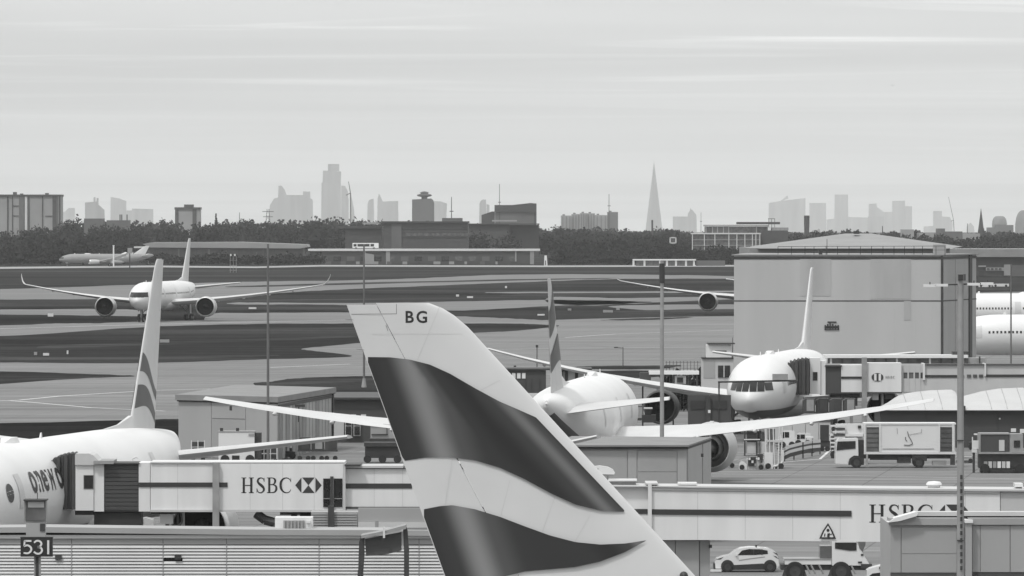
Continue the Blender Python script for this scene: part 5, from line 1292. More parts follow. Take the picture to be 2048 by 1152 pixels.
# control cabin beside the big building
Y = 740.0
t = pixel_thing("control_cabin", "small two-storey white control cabin at the corner of the big grey building", "cabin", 1437, Y)
pb(t, "lower_storey", PANEL2, 1404, 1467, 718, 850, Y, 4); pb(t, "upper_storey", PANEL, 1413, 1463, 690, 716, Y+.4, 3); pb(t, "roof", STEELD, 1416, 1470, 686, 688.5, Y, 4); pb(t, "storey_band", STEELD, 1404, 1467, 715, 718, Y-.2, 4.3)
pb(t, "dark_window", GLASS, 1436, 1460, 731, 755, Y-.1, .2); pb(t, "window_bar", PANEL2, 1447, 1449, 731, 755, Y-.15, .1); pb(t, "side_panel", CLAD, 1407, 1430, 722, 756, Y-.05, .1); pb(t, "grey_window", GLASSG, 1430, 1453, 701, 704, Y+.3, .1)
MB().tube(P(1465,716,Y), P(1465,675,Y), .05, .03, 5).build("aerial", STEELD, t)
t = pixel_thing("guidance_gantry", "thin dark guidance beam crossing in front of the nose-on airliner's windscreen", "gantry", 1500, 640)
MB().tube(P(1436, 764, 640), P(1596, 761, 640), .09, .09, 6).build("beam", STEELD, t); pb(t, "sensor_box", STEEL, 1545, 1576, 748, 760, 639.8, .5); MB().tube(P(1438, 764, 640), P(1438, 895.6, 640), .08, .08, 6).build("post", STEELD, t)
# fence with planting beside it
t = pixel_thing("security_fence", "dark mesh fence with posts left of the control cabin", "fence", 1368, 760)
for x in range(1332, 1408, 7): pb(t, "post", STEELD, x, x+.9, 722, 823, 760, .06)
for yy in (724, 736, 748): pb(t, "rail", STEELD, 1331, 1406, yy, yy+.8, 759.95, .05)
qs = [crown_quads((SX(x, 764), 764, 1.6+rng.uniform(0, .8)), 1.0, 3.2+rng.uniform(0, .8), 160, .38) for x in np.linspace(1335, 1402, 9)]
qs += [core((SX(x, 764), 764, 1.8), 1.6, 5.0) for x in np.linspace(1335, 1402, 9)]
h_ = link("hedge", quads_mesh("hedge", np.concatenate(qs), LEAF2)); tag(h_, "dark ragged hedge behind the mesh fence beside the control cabin", "hedge")
# dark service wall under the right airliner
t = pixel_thing("blast_screen", "dark grey panelled screen under the nose-on airliner's wing", "screen", 1415, 640)
for k, x in enumerate((1376, 1420)): 
    pn = pb(t, "panel", CLADD, x, x+42, 790, 896, 640+k*.05, .3); pb(pn, "inset", PLASTIC, x+5, x+34, 801, 818, 639.9+k*.05, .08)
pb(t, "lamp", LAMPW, 1416, 1421, 820, 826, 639.7, .2); pb(t, "post", STEELD, 1411, 1421, 792, 896, 639.75, .2)
# wavy-roofed building on the right
Y = 640.0
t = pixel_thing("wave_roofed_building", "dark-walled building with white tented roof waves at the right", "building", 1910, Y)
pb(t, "wall", CLADD, 1760, 2120, 823, 895.6, Y+.5, 10)
for x in (1851, 1995): pb(t, "wall_seam", SEAM, x, x+1.2, 824, 860, Y+.42, .1)
pb(t, "wall_lamp", LAMPW, 1998, 2001, 836, 839, Y+.35, .15)
pb(t, "eave", STEELD, 1756, 2125, 820.2, 823, Y-.2, 11)
def wave(edge):
    "tented roof bay: straight eave in front, back edge following (column, row) points"
    xs_ = [p[0] for p in edge]; vs = []; fs = []; nx, ny = 24, 8
    top = lambda x: float(np.interp(x, xs_, [p[1] for p in edge]))
    zat = lambda x, g_: 3.57+(SZ(top(x), Y+8)-3.57)*g_**.75
    for i in range(nx+1):
        x = xs_[0]+(xs_[-1]-xs_[0])*i/nx
        for j in range(ny+1): vs.append((SX(x, Y), Y-.3+8.3*j/ny, zat(x, j/ny)))
    for i in range(nx):
        for j in range(ny):
            q_ = i*(ny+1)+j; fs.append((q_, q_+1, q_+ny+2, q_+ny+1))
    o = MB().add(vs, fs).build("roof_wave", ROOFW, t, 60)
    for f in (.35, .55, .75, .97):
        x = xs_[0]+(xs_[-1]-xs_[0])*f
        MB().path([(SX(x, Y), Y-.3+8.3*g_, zat(x, g_)+.02) for g_ in (0.02, .25, .5, .75, .98)], .025, 4).build("roof_seam", STEEL, o)
wave([(1756,820),(1785,805),(1804,792),(1829,785),(1871,780.5),(1917,779),(1928,790)]); wave([(1928.5,794),(1950,789),(1975,782.5),(2010,777),(2060,775),(2085,790)]); wave([(2085.5,792),(2140,780),(2200,778)])
pb(t, "roof_gutter", STEELD, 1926, 1931, 812, 821, Y-.4, 8)
# near building, lower right
Y = 285.0
t = pixel_thing("pier_corner", "grey panelled pier building in the bottom right corner", "building", 1850, Y)
pb(t, "wall", CLAD, 1781, 1914, 1050, 1700, Y, 8)
for x0, x1, ya, yb in ((1781,1801.5,1055,1145),(1803,1913,1055,1107),(1803,1913,1108,1145)): pb(t, "wall_panel", CLAD2, x0, x1, ya, yb, Y-.06, .08)
pb(t, "floor_gap", SEAM, 1781, 1913, 1146, 1152, Y-.04, .06); pb(t, "lower_panel", CLAD, 1781, 1913, 1152.5, 1400, Y-.06, .08)
pb(t, "roof_edge", PANEL2, 1832, 2160, 1024, 1032, Y+.6, 1.0); pb(t, "roof_shadow_gap", SEAM, 1832, 2160, 1032.3, 1036, Y+.75, .8); pb(t, "fascia", CLAD2, 1778, 1922, 1036.5, 1050, Y-.2, 1.5)
MB().pprism([(1776,1045),(1790,1036),(1832,1024),(1836,1026),(1834,1032),(1800,1042)], Y-.5, 1.2).build("sloped_flashing", PANEL, t)
MB().pprism([(1799,1043),(1832,1033),(1832,1036.4),(1810,1045)], Y-.3, 1).build("flashing_return", STEEL, t)
pb(t, "wall", CLAD, 1937, 2160, 1040, 1700, Y+.1, 8)
pb(t, "fascia", CLAD2, 1937, 2160, 1036.4, 1049.5, Y-.1, 1.5)
for x0, x1 in ((1937,1943.5),(1945,1960),(1961,2019.5),(2021,2100)): pb(t, "wall_panel", CLAD, x0, x1, 1051, 1144, Y+.02, .1)
pb(t, "floor_gap", SEAM, 1937, 2160, 1145, 1152, Y+.05, .1); pb(t, "pier_cap", PANEL, 1930, 1946, 1040, 1046, Y-.5, .8); pb(t, "pier", CLAD, 1931, 1944, 1046, 1700, Y-.4, .7)

# ================================================================ LAMP MASTS
def lamp_mast(x, ytop, Y, r, label, arms=0, base=False):
    t = pixel_thing("lamp_mast", label, "lamp post", x, Y, "tall lamp masts")
    X = SX(x, Y); zt = SZ(ytop, Y)
    MB().tube((X, Y, 0), (X, Y, zt), r, r*.72, 12).build("pole", MASTG if r < .16 else STEEL, t, 40)
    if base: MB().lathe([(r*2.2,0),(r*2.2,.15),(r*1.2,1.2)], (X, Y, 0), n=12).build("base", STEEL, t)
    else: MB().lathe([(r*1.9,0),(r*1.9,.06)], (X, Y, 0), n=12, c1=True).build("base_plate", STEEL, t)
    MB().lathe([(r*1.15,0),(r*1.15,r*8)], (X, Y, zt-r*9), n=12, c0=True, c1=True, ).build("collar", STEELD, t) if Y == 470 else None
    return t, X, zt
lamp_mast(536, 488, 596, .13, "thin lamp mast left of centre, rising before the grey ramp building")
lamp_mast(728, 488, 870, .15, "thin lamp mast partly hidden by the lettered fin", base=True)
lamp_mast(1324, 522, 470, .17, "lamp mast standing behind the grey kiosk right of centre")
t, X, zt = lamp_mast(1921, 548, 268, .17, "thick near lamp mast at right with floodlights on a cross-arm")
Y = 268.0
MB().tube((SX(1852, Y), Y, SZ(571, Y)), (SX(1992, Y), Y, SZ(566, Y)), .03, .03, 6).build("cross_arm", STEELD, t)
for x, y0 in ((1860,569),(1884,568),(1948,566),(1975,565)):
    fl = pb(t, "floodlight", LAMPW, x-13, x+12, y0, y0+5, Y-.2, .45); pb(fl, "bracket", STEELD, x-1, x+1, y0-5, y0, Y, .06)
pb(t, "junction_box", STEELD, 1916.5, 1926.5, 549, 561, Y-.2, .15)
for k in range(14): pb(t, "climbing_cleat", STEELD, 1920.5, 1925, 950+k*14, 958+k*14, Y-.2, .05)
for k in (880, 1080): pb(t, "cable_clip", STEELD, 1914.5, 1927.5, k, k+2, Y-.19, .38)
lamp_mast(2022, 528, 930, .13, "thin dark lamp mast before the windowed airliner at the right edge")
def street_lamp(x, ytop, ybase, label, arm=-18, m=STEELD):
    Y = G(x, ybase).y; t = pixel_thing("street_lamp", label, "lamp post", x, Y, "small apron lamps"); X = SX(x, Y)
    MB().tube((X, Y, 0), (X, Y, SZ(ytop, Y)), .07, .05, 6).build("pole", m, t)
    if arm: MB().tube(P(x, ytop+2, Y), P(x+arm, ytop+1, Y), .04, .04, 5).build("arm", m, t); pb(t, "lantern", m, x+min(arm, arm+8), x+max(arm, arm+8), ytop, ytop+2, Y-.1, .3)
    else: pb(t, "lantern", m, x-2.5, x+2.5, ytop-2, ytop+3, Y-.2, .4)
street_lamp(1246, 694, 735, "slim apron lamp with an arm to the left, centre right")
street_lamp(1074, 692, 800, "dark apron lamp just left of the central tail fin", 0)
street_lamp(1030, 733, 812, "short dark post lamp left of the central tail fin", 0)
# dark low terminal edge behind the centre fin
Y = 720.0
t = pixel_thing("service_block", "low dark service block with pale windows behind the central tail fin", "building", 1080, Y)
pb(t, "wall", CLADD, 985, 1092, 740, 845, Y, 6); pb(t, "wall", CLAD, 1119, 1181, 742, 845, Y+.4, 5); pb(t, "roof_edge", STEELD, 983, 1184, 737, 740.5, Y-.3, 7)
for x in (1010, 1024, 1034, 1044): pb(t, "window", PANEL, x, x+7, 746, 757, Y-.1, .15)
for x in (1010, 1028, 1050, 1062, 1078): pb(t, "pilaster", STEELD, x, x+2, 757, 845, Y-.12, .2)
for x in (1120, 1130, 1150): pb(t, "dark_door", GLASS, x, x+6, 742, 770, Y+.25, .15)
t = pixel_thing("fuel_tank", "horizontal grey tank standing beside the central tail cone", "tank", 1060, 640)
MB().lathe([(.05,-2.6),(.9,-2.4),(1.05,-2.0),(1.05,2.0),(.9,2.4),(.05,2.6)], (SX(1062, 640), 640, SZ(808, 640)), 'X', 18).build("shell", STEEL, t, 50)
for x in (1040, 1084): pb(t, "cradle", STEELD, x, x+8, 815, 895.6, 639.6, .8)

# ================================================================ VEHICLES AND GROUND EQUIPMENT
def wheel_y(t, x, Y, r, wd=.22, nm="wheel"):
    w_ = MB().lathe([(r*.6,-wd/2),(r*.94,-wd/2),(r,-wd*.3),(r,wd*.3),(r*.94,wd/2),(r*.6,wd/2)], (x, Y, r), 'Y', 22, True, True).build(nm, TYRE, t, 40)
    MB().lathe([(r*.58,-wd*.54),(r*.5,-wd*.50),(r*.2,-wd*.56),(.02,-wd*.58)], (x, Y, r), 'Y', 14).build("rim", STEELD, w_, 40)
# white hatchback
Y = 414.0; u = Y/F; x0 = SX(1424, Y)
t = pixel_thing("car", "white compact crossover with dark sills on the lower right apron", "car", 1492, Y)
def carp(px, py): return (SX(px, Y), Y, SZ(py, Y)+.0)
side = [(1431,1137),(1430,1124),(1434,1117),(1450,1112),(1459,1110.5),(1471,1101),(1482,1096.5),(1500,1094.5),(1520,1095.5),(1536,1097),(1546,1101),(1553,1107),(1557,1118),(1558,1130),(1554,1137)]
mb = MB(); wdt = 1.72
rings = []
for f, inset, dz in ((0,.10,-.02),(.04,.03,0),(.5,0,.012),(.96,.03,0),(1,.10,-.02)):
    rings.append([Vector((carp(*p)[0]*(1)+(0), Y+f*wdt, carp(*p)[2]-(0 if carp(*p)[2] < .9 else inset*.0))) for p in side])
MB().loft(rings).build("body", CARW, t, 35)
gh = [(1475,1110.5),(1484,1101),(1498,1098),(1520,1098.5),(1535,1101),(1536,1108),(1510,1110)]
MB().prism([Vector(carp(*p))+Vector((0,-.012,0)) for p in gh], (0, .03, 0)).build("side_window", GLASS, t)
for a, b in ((1506, 1508.5), (1523, 1525)): pb(t, "window_pillar", PLASTIC, a, b, 1098.5, 1110, Y-.02, .02)
MB().prism([Vector(carp(*p))+Vector((0,-.014,0)) for p in ((1442,1137.5),(1468,1130),(1525,1127),(1552,1132),(1553,1139),(1445,1140))], (0, wdt+.028, 0)).build("sill", PLASTIC, t)
for cx_ in (1455, 1540):
    c = carp(cx_, 1137); MB().lathe([(.40,-.03),(.40,wdt+.03)], (c[0], Y, .36), 'Y', 22, True, True).build("wheel_arch", PLASTIC, t)
    for yy_ in (Y+.06, Y+wdt-.06): wheel_y(t, c[0], yy_-.06, .33)
for q_ in ([(1546,1104),(1551,1108),(1556,1112),(1554,1107)], [(1546,1111),(1550,1114),(1558,1119),(1553,1113)]): MB().prism([Vector(carp(*p))+Vector((0,-.016,0)) for p in q_], (0, .3, 0)).build("tail_light", PLASTIC, t)
MB().prism([Vector(carp(*p))+Vector((0,-.016,0)) for p in ((1432,1119),(1440,1116),(1447,1114),(1441,1119))], (0, .3, 0)).build("headlight", GLASSG, t)
pb(t, "front_bumper", PLASTIC, 1427.5, 1432, 1127, 1138, Y+.1, wdt-.2); pb(t, "beacon", PLASTIC, 1510.5, 1514, 1090, 1095, Y+.8, .2); pb(t, "door_mirror", CARW, 1471, 1475, 1109, 1112, Y-.14, .12)
MB().add([Vector(carp(*p))+Vector((0,-.013,0)) for p in ((1478,1120),(1500,1116.5),(1530,1113),(1530,1114.5),(1500,1118.5),(1478,1122))], [(0,1,2,3,4,5)]).build("door_crease", STEEL, t)
pb(t, "kerb_plate", SIGNW, 1421, 1443, 1139.5, 1143.5, Y-.3, .3)
# tractor unit behind the car
Y = 404.0
t = pixel_thing("apron_tractor", "white low-bed apron tractor with a high glazed cab at the right", "truck", 1650, Y)
pb(t, "chassis", STEELD, 1562, 1738, 1129, 1140, Y+.2, 2.0)
MB().pprism([(1664,1131),(1664,1083),(1712,1083),(1726,1108),(1738,1127),(1738,1131)], Y, 2.3).build("cab", CARW, t)
MB().pprism([(1670,1085),(1713,1085),(1713,1101),(1700,1101.5),(1670,1097)], Y-.04, .06).build("cab_window", GLASS, t); MB().pprism([(1716,1083.5),(1731,1083.5),(1731,1090),(1725,1104),(1719,1097)], Y-.03, .05).build("windscreen", GLASSG, t)
pb(t, "load_bed", CARW, 1570, 1663, 1119, 1129, Y+.05, 2.2); pb(t, "bed_rim", STEEL, 1568, 1664, 1117.5, 1119, Y, 2.3)
pb(t, "radiator_mesh", GLASSG, 1640, 1663.4, 1092, 1118, Y+.3, 1.7); pb(t, "front_bumper", STEELD, 1722, 1744, 1128, 1137, Y-.02, 2.3)
for a, b, c_ in ((1716,1724,1123),(1722,1727,1108)): pb(t, "lamp", PLASTIC, a, b, c_, c_+3.5, Y-.05, .1)
for x in (1588, 1680): MB().pprism([(x-24,1153),(x-18,1135),(x-8,1129.5),(x+10,1129.5),(x+20,1136),(x+26,1153)], Y-.06, .12).build("mudguard", STEELD, t)
for x in (1590, 1682):
    for yy_ in (Y+.05, Y+1.9): wheel_y(t, SX(x, Y), yy_, .58, .35)
for x in (1612, 1622, 1638, 1702): MB().tube(P(x, 1130, Y), P(x+9, 1148, Y), .06, .06, 6).build("strut", STEEL, t)
t = pixel_thing("tug", "low white baggage tug nosing in beside the bottom right building", "tug", 1757, 398)
MB().pprism([(1733,1156),(1734,1141),(1740,1137),(1765,1130),(1776,1130),(1779,1133),(1779,1143),(1745,1147)], 398, 1.4).build("bonnet", CARW, t); pb(t, "base", STEELD, 1740, 1782, 1144, 1168, 398.1, 1.3); pb(t, "lamp", GLASSG, 1758, 1770, 1134, 1138, 397.9, .1)
for x in (1746, 1774): wheel_y(t, SX(x, 398), 398, .28)
# catering truck
Y = 588.0
t = pixel_thing("catering_truck", "white high-loader catering truck with a box body on the right apron", "truck", 1790, Y)
pb(t, "box_body", CARW, 1730, 1910, 848, 906, Y, 2.5)
for a, b in ((1733,1758),(1880,1904)): 
    d_ = pb(t, "roller_shutter", GLASSG, a, b, 854, 903, Y-.05, .08)
    for k in range(5): pb(d_, "shutter_slat", STEELD, a+1, b-1, 856+k*9.5, 857.5+k*9.5, Y-.08, .04)
pb(t, "body_rim", SIGNW, 1728, 1912, 846, 849, Y-.08, 2.7); pb(t, "body_rim", SIGNW, 1728, 1912, 904, 908.5, Y-.08, 2.7)
for a in (1728, 1758.5, 1877, 1904.5): pb(t, "body_post", SIGNW, a, a+3.2, 849, 904, Y-.1, .12)
pb(t, "trim_line", STEEL, 1765, 1868, 897, 898.3, Y-.04, .05)
for pts_ in ([(1815,863),(1817,872),(1821,878),(1824,884),(1825,888)], [(1811,874),(1811,879),(1814,882)], [(1825,888),(1818,890.5),(1808,890)], [(1794,856),(1795,868)], [(1817,870),(1843,865),(1843,858)]):
    MB().path([P(a, b, Y-.05) for a, b in pts_], .03 if pts_[0][0] in (1815, 1811, 1825) else .012, 5).build("side_motif", STEELD, t)
MB().pprism([(1671,927),(1671,902),(1673,884),(1678,878),(1716,877),(1717,915),(1706,912),(1698,918),(1695,928)], Y+.05, 2.3).build("cab", CARW, t)
MB().pprism([(1673,901),(1675,883),(1711,882),(1711,897),(1690,899)], Y, .08).build("cab_window", GLASS, t)
pb(t, "cab_gap", PLASTIC, 1717, 1728, 880, 930, Y+.3, 1.8); pb(t, "chassis", STEELD, 1717, 1910, 909, 917, Y+.4, 1.6); pb(t, "underrun_bar", STEEL, 1736, 1820, 926, 929, Y+.1, .2)
pb(t, "tank", STEELD, 1795, 1822, 914, 926, Y+.2, 1.0); pb(t, "rear_step", STEEL, 1865, 1893, 922, 930, Y+.2, .8); pb(t, "stabiliser", STEELD, 1901, 1910, 908, 930, Y, .4); pb(t, "stabiliser", STEEL, 1732, 1736, 908, 934, Y-.1, .15)
MB().pprism([(1697,930),(1700,917),(1708,911),(1720,912),(1727,918),(1728,930)], Y-.02, .5).build("mudguard", PLASTIC, t); pb(t, "mudguard", PLASTIC, 1824, 1854, 910, 922, Y-.02, .5)
for x in (1713, 1838): 
    for yy_ in (Y+.05, Y+2.0): wheel_y(t, SX(x, Y), yy_, .48, .3)
pb(t, "lift_arm", STEELD, 1740, 1800, 917, 920, Y+.3, .2)
# ladder vehicle behind the cab
Y = 612.0
t = pixel_thing("step_loader", "white belt loader with ladder rungs behind the catering truck's cab", "belt loader", 1690, Y)
pb(t, "frame", STEELD, 1662, 1668, 872, 916, Y, .3); pb(t, "deck", CARW, 1660, 1726, 868, 873, Y, 1.8); pb(t, "upper_deck", CARW, 1672, 1728, 848, 868, Y+.4, 1.6)
for k in range(5): pb(t, "rung", STEELD if k % 2 else SIGNW, 1661+k*2, 1690, 850+k*6, 853.5+k*6, Y-.1, .3)
for k in range(4): pb(t, "lower_slat", SIGNW, 1660+k, 1688, 876+k*8, 879+k*8, Y-.05, .3)
MB().lathe([(.35,-.1),(.35,.1)], (SX(1668, Y), Y, .35), 'Y', 14, True, True).build("wheel", TYRE, t); MB().lathe([(.35,-.1),(.35,.1)], (SX(1718, Y), Y, .35), 'Y', 14, True, True).build("wheel", TYRE, t)
pb(t, "beacon", PLASTIC, 1716, 1722, 851, 857, Y+.2, .3)
# grey loader at far right
Y = 576.0
t = pixel_thing("cargo_loader", "dark boxy cargo loader with a cab at the right edge", "loader", 2000, Y)
pb(t, "box", CLADD, 1961, 2018, 869, 904, Y, 2.2); pb(t, "box_frame", STEEL, 1959, 2020, 866.5, 869, Y-.08, 2.4); pb(t, "box_frame", STEEL, 1958.5, 1961.3, 869, 904, Y-.08, 2.4); pb(t, "box_frame", STEEL, 1958, 2050, 904, 908, Y-.1, 2.4)
pb(t, "door_panel", PANEL2, 1998, 2009, 880, 902, Y-.06, .08); cb = pb(t, "cab", STEEL, 2019, 2046, 868, 904, Y+.1, 2); pb(cb, "cab_window", GLASS, 2028, 2040, 881, 895, Y+.04, .08)
pb(t, "chassis", STEELD, 1958, 2050, 908, 936, Y+.3, 1.8)
for k in range(6): pb(t, "roller_panel", rp.choice((PANEL2, STEEL, PANEL)), 1968+k*9, 1975+k*9, 923, 936, Y+.1, .25)
pb(t, "base_skid", PLASTIC, 1962, 2050, 937, 945, Y+.1, 1.8); pb(t, "mast_post", SIGNW, 1944, 1946, 874, 912, Y+1, .1); pb(t, "control_panel", SIGNW, 1945, 1957, 881, 898, Y+.9, .2); pb(t, "step", SIGNW, 1944, 1954, 899, 905, Y+.7, .5); pb(t, "jack", STEELD, 1945.5, 1950, 905, 946, Y+.8, .3)
for x in (1970, 2040): MB().lathe([(.4,-.15),(.4,.15)], (SX(x, Y), Y+.1, .4), 'Y', 14, True, True).build("wheel", TYRE, t)
pb(t, "striped_guard", SIGNW, 2022, 2032, 857, 864, Y+2.6, .1); pb(t, "striped_guard", SIGNW, 2040, 2050, 858, 866, Y+2.6, .1)
t = pixel_thing("dolly", "low empty baggage dolly between the catering truck and the loader", "dolly", 1930, 600)
pb(t, "deck", STEEL, 1914, 1945, 914, 917, 600, 1.6); pb(t, "rail", STEELD, 1914, 1945, 922, 924, 599.9, 1.5)
for x in (1918, 1941): MB().lathe([(.2,-.08),(.2,.08)], (SX(x, 600), 600, .2), 'Y', 12, True, True).build("wheel", TYRE, t)
# passenger steps with glazed frames under the wing
Y = 586.0
t = pixel_thing("passenger_steps", "tall glazed white passenger steps beside the centre airliner's engine", "steps", 1545, Y)
for x in (1533, 1541, 1549, 1556, 1562): MB().tube(P(x, 942, Y), P(x-(3 if x < 1550 else -3), 845, Y), .06, .05, 6).build("frame_post", SIGNW, t)
pb(t, "canopy", PANEL2, 1531, 1551, 842, 858, Y, 1.8); pb(t, "glass_side", GLASSG, 1535, 1550, 858, 880, Y+.1, .06); pb(t, "landing", PANEL2, 1531, 1566, 880, 884, Y-.05, 1.9); pb(t, "lower_glass", mat("frosted_glass", .3, .3, var=.1), 1535, 1549, 884, 928, Y+.1, .06)
for k in range(9): pb(t, "tread", STEEL, 1551+k*1.6, 1566, 886+k*5.5, 888+k*5.5, Y+.4, 1.2)
MB().path([P(1566, 900, Y), P(1566, 922, Y), P(1560, 930, Y), P(1546, 933, Y)], .09).build("handrail", SIGNW, t); pb(t, "base", STEELD, 1531, 1566, 931, 938, Y, 1.9); pb(t, "base_panel", SIGNW, 1529, 1546, 905, 938, Y-.1, .2)
for x in (1536, 1562): MB().lathe([(.25,-.08),(.25,.08)], (SX(x, Y), Y-.1, .25), 'Y', 12, True, True).build("wheel", TYRE, t)
t = pixel_thing("ground_power_unit", "small white ground power unit at the foot of the passenger steps", "power unit", 1500, 584)
MB().pprism([(1478,941),(1478,930),(1482,922),(1490,925),(1494,930),(1494,941)], 584, 1.4).build("hood", CARW, t); pb(t, "body", PANEL2, 1494.3, 1528, 918, 940, 584.1, 1.4); pb(t, "grille", PLASTIC, 1496, 1512, 914, 932, 583.95, .1); pb(t, "grille", STEELD, 1515, 1526, 908, 920, 584, .5)
for k in range(5): pb(t, "control", rp.choice((SIGNW, PLASTIC, STEEL)), 1497+k*6, 1501+k*6, 915+(k % 3)*6, 920+(k % 3)*6, 583.85, .08)
for x in (1484, 1522): MB().lathe([(.22,-.08),(.22,.08)], (SX(x, 584), 584, .22), 'Y', 12, True, True).build("wheel", TYRE, t)
t = pixel_thing("tool_gantry", "dark-framed maintenance gantry behind the engine under the wing", "gantry", 1500, 618)
for a in ((1488,1491,848,912),(1512,1515,846,912),(1519,1520.5,852,912)): pb(t, "post", STEELD, *a, 618, .2)
pb(t, "dark_panel", PLASTIC, 1494, 1512, 862, 884, 618.1, .1); pb(t, "platform", SIGNW, 1490, 1518, 858, 862, 617.9, 1.2); pb(t, "rail", SIGNW, 1488, 1520, 878, 880, 617.9, .1); pb(t, "side_panel", PANEL2, 1488, 1530, 884, 906, 618.2, 1.0); pb(t, "lamp", SIGNW, 1497, 1501, 848, 858, 618, .2)
# curved guard rails
t = pixel_thing("guard_rail", "curved white double guard rail on the apron under the wing", "guard rail", 1605, 615)
for dz in (0, 10):
    pts_ = [P(a, b+dz, Yq) for a, b, Yq in ((1568,899,604),(1580,893,606),(1600,888,610),(1620,884,616),(1641,882,622))]
    for a, b in zip(pts_, pts_[1:]): MB().prism([a+Vector((0,0,.14)), a-Vector((0,0,.14)), b-Vector((0,0,.14)), b+Vector((0,0,.14))], (0,.08,0)).build("rail", SIGNW, t)
    for a, b in zip(pts_, pts_[1:]): MB().prism([a+Vector((0,.1,-.14)), a+Vector((0,.1,-.50)), b+Vector((0,.1,-.50)), b+Vector((0,.1,-.14))], (0,.05,0)).build("backing_board", PLASTIC, t)
for a, b, Yq in ((1569,899,604.2),(1588,891,608.2),(1606,887,611.4),(1624,884,617.2),(1640,882,622.2)):
    p = P(a, b, Yq); MB().box(p.x-.06, p.x+.06, Yq, Yq+.12, 0, p.z+.12).build("post", STEELD, t)
# pale wall and vans farther under the wing
t = pixel_thing("pale_wall", "pale grey boundary wall under the right wing", "wall", 1620, 650)
for k in range(5): pb(t, "wall_panel", PANEL2, 1532+k*26.5, 1557.5+k*26.5, 843, 893, 650, .3)
pb(t, "coping", STEELD, 1530, 1666, 840.5, 842.8, 649.9, .5)
def small_van(label, x0, x1, y0, y1, Y):
    t = pixel_thing("service_van", label, "van", (x0+x1)/2, Y); w_ = x1-x0
    MB().pprism([(x0,y1-2),(x0+1,y0+(y1-y0)*.45),(x0+w_*.18,y0+2),(x0+w_*.3,y0),(x1-1,y0),(x1,y1-2)], Y, 1.8).build("body", CARW, t)
    pb(t, "windscreen", GLASS, x0+w_*.12, x0+w_*.30, y0+2, y0+(y1-y0)*.45, Y-.03, .05); pb(t, "side_window", GLASS, x0+w_*.34, x0+w_*.62, y0+2, y0+(y1-y0)*.42, Y-.03, .05)
    for f in (.2, .8): MB().lathe([(.3,-.1),(.3,.1)], (SX(x0+w_*f, Y), Y-.02, .3), 'Y', 12, True, True).build("wheel", TYRE, t)
small_van("small white van behind the passenger steps", 1559, 1590, 862, 893, 640)
small_van("white van parked farther along the pale wall", 1590, 1622, 867, 892, 645)
t = pixel_thing("fuel_hydrant_cart", "dark cart with a tank standing by the pale wall", "cart", 1652, 630)
pb(t, "body", PLASTIC, 1641, 1658, 850, 882, 630, 1); pb(t, "mast", STEELD, 1661, 1666, 828, 850, 630.2, .2)
for x in (1644, 1655): MB().lathe([(.25,-.08),(.25,.08)], (SX(x, 630), 629.95, .25), 'Y', 12, True, True).build("wheel", TYRE, t)
pb(t, "chassis", STEELD, 1640, 1660, 882, 894, 630.1, .8)
# vehicles in front of the left ramp building
Y = 598.0
t = pixel_thing("white_box_van", "white box van parked before the ramp building, partly behind the tailplane", "van", 475, Y)
pb(t, "box", CARW, 437, 509, 864, 930, Y, 2.3); pb(t, "roof_edge", STEEL, 436, 510, 862.5, 864.3, Y-.05, 2.4); pb(t, "side_panel", STEEL, 497, 508, 867, 872, Y-.06, .1); pb(t, "rear_door", STEELD, 509.3, 522, 866, 918, Y+.3, 1.8); pb(t, "side_window", GLASS, 464, 479, 911, 922, Y-.04, .08); pb(t, "chassis", STEELD, 438, 520, 930, 933, Y+.2, 1.8)
for x, y0 in ((443,856),(475,856)): pb(t, "roof_beacon", PLASTIC, x-3, x+3, y0, y0+7, Y+.5, .3)
for x in (450, 500): MB().lathe([(.4,-.12),(.4,.12)], (SX(x, Y), Y, .4), 'Y', 14, True, True).build("wheel", TYRE, t)
def dolly_stack(label, x0, y0, y1, Y, n):
    t = pixel_thing("baggage_dolly", label, "dolly", x0+n*7, Y, "baggage dollies")
    for k in range(n):
        for j in range(2): pb(t, "crate", rp.choice((STEELD, PLASTIC, CLADD)), x0+k*13, x0+k*13+11, y0+j*12, y0+j*12+9, Y+k*.3, 1)
    for k in range(n+1): pb(t, "frame_post", SIGNW, x0+k*13-2, x0+k*13-.4, y0-3, y1, Y-.05, .08)
    pb(t, "deck", STEEL, x0-2, x0+n*13, y1, y1+2, Y, 1.4)
    for x in (x0+2, x0+n*13-4): MB().lathe([(.2,-.08),(.2,.08)], (SX(x, Y), Y, .2), 'Y', 12, True, True).build("wheel", TYRE, t)
dolly_stack("dark caged baggage dollies right of the white box van", 516, 897, 924, 600, 3)
dolly_stack("dark baggage dolly at the foot of the grey ramp building's left corner", 384, 884, 908, 604, 2)
t = pixel_thing("cone_row_tug", "dark tug under the nose-on airliner's engine", "tug", 1300, 655)
pb(t, "body", PLASTIC, 1284, 1312, 830, 845, 655, 1.5); pb(t, "cab", GLASS, 1290, 1303, 818, 830, 655.1, 1.3); pb(t, "roof", PANEL2, 1288, 1305, 815.5, 818, 655, 1.5)
for x in (1289, 1307): MB().lathe([(.35,-.12),(.35,.12)], (SX(x, 655), 655, .35), 'Y', 12, True, True).build("wheel", TYRE, t)
t = pixel_thing("stair_vehicle", "white-topped stair vehicle right of the centre airliner, behind the lamp mast", "steps", 1340, 690)
pb(t, "platform", SIGNW, 1298, 1398, 742, 749, 690, 2); pb(t, "cab", CLAD2, 1350, 1372, 752, 775, 690.2, 1.8); pb(t, "window", GLASS, 1354, 1366, 755, 765, 690.1, .12); pb(t, "tower", STEELD, 1280, 1302, 745, 768, 690.1, 1.5); pb(t, "hand_rail", STEELD, 1330, 1362, 730, 733, 690, .2)
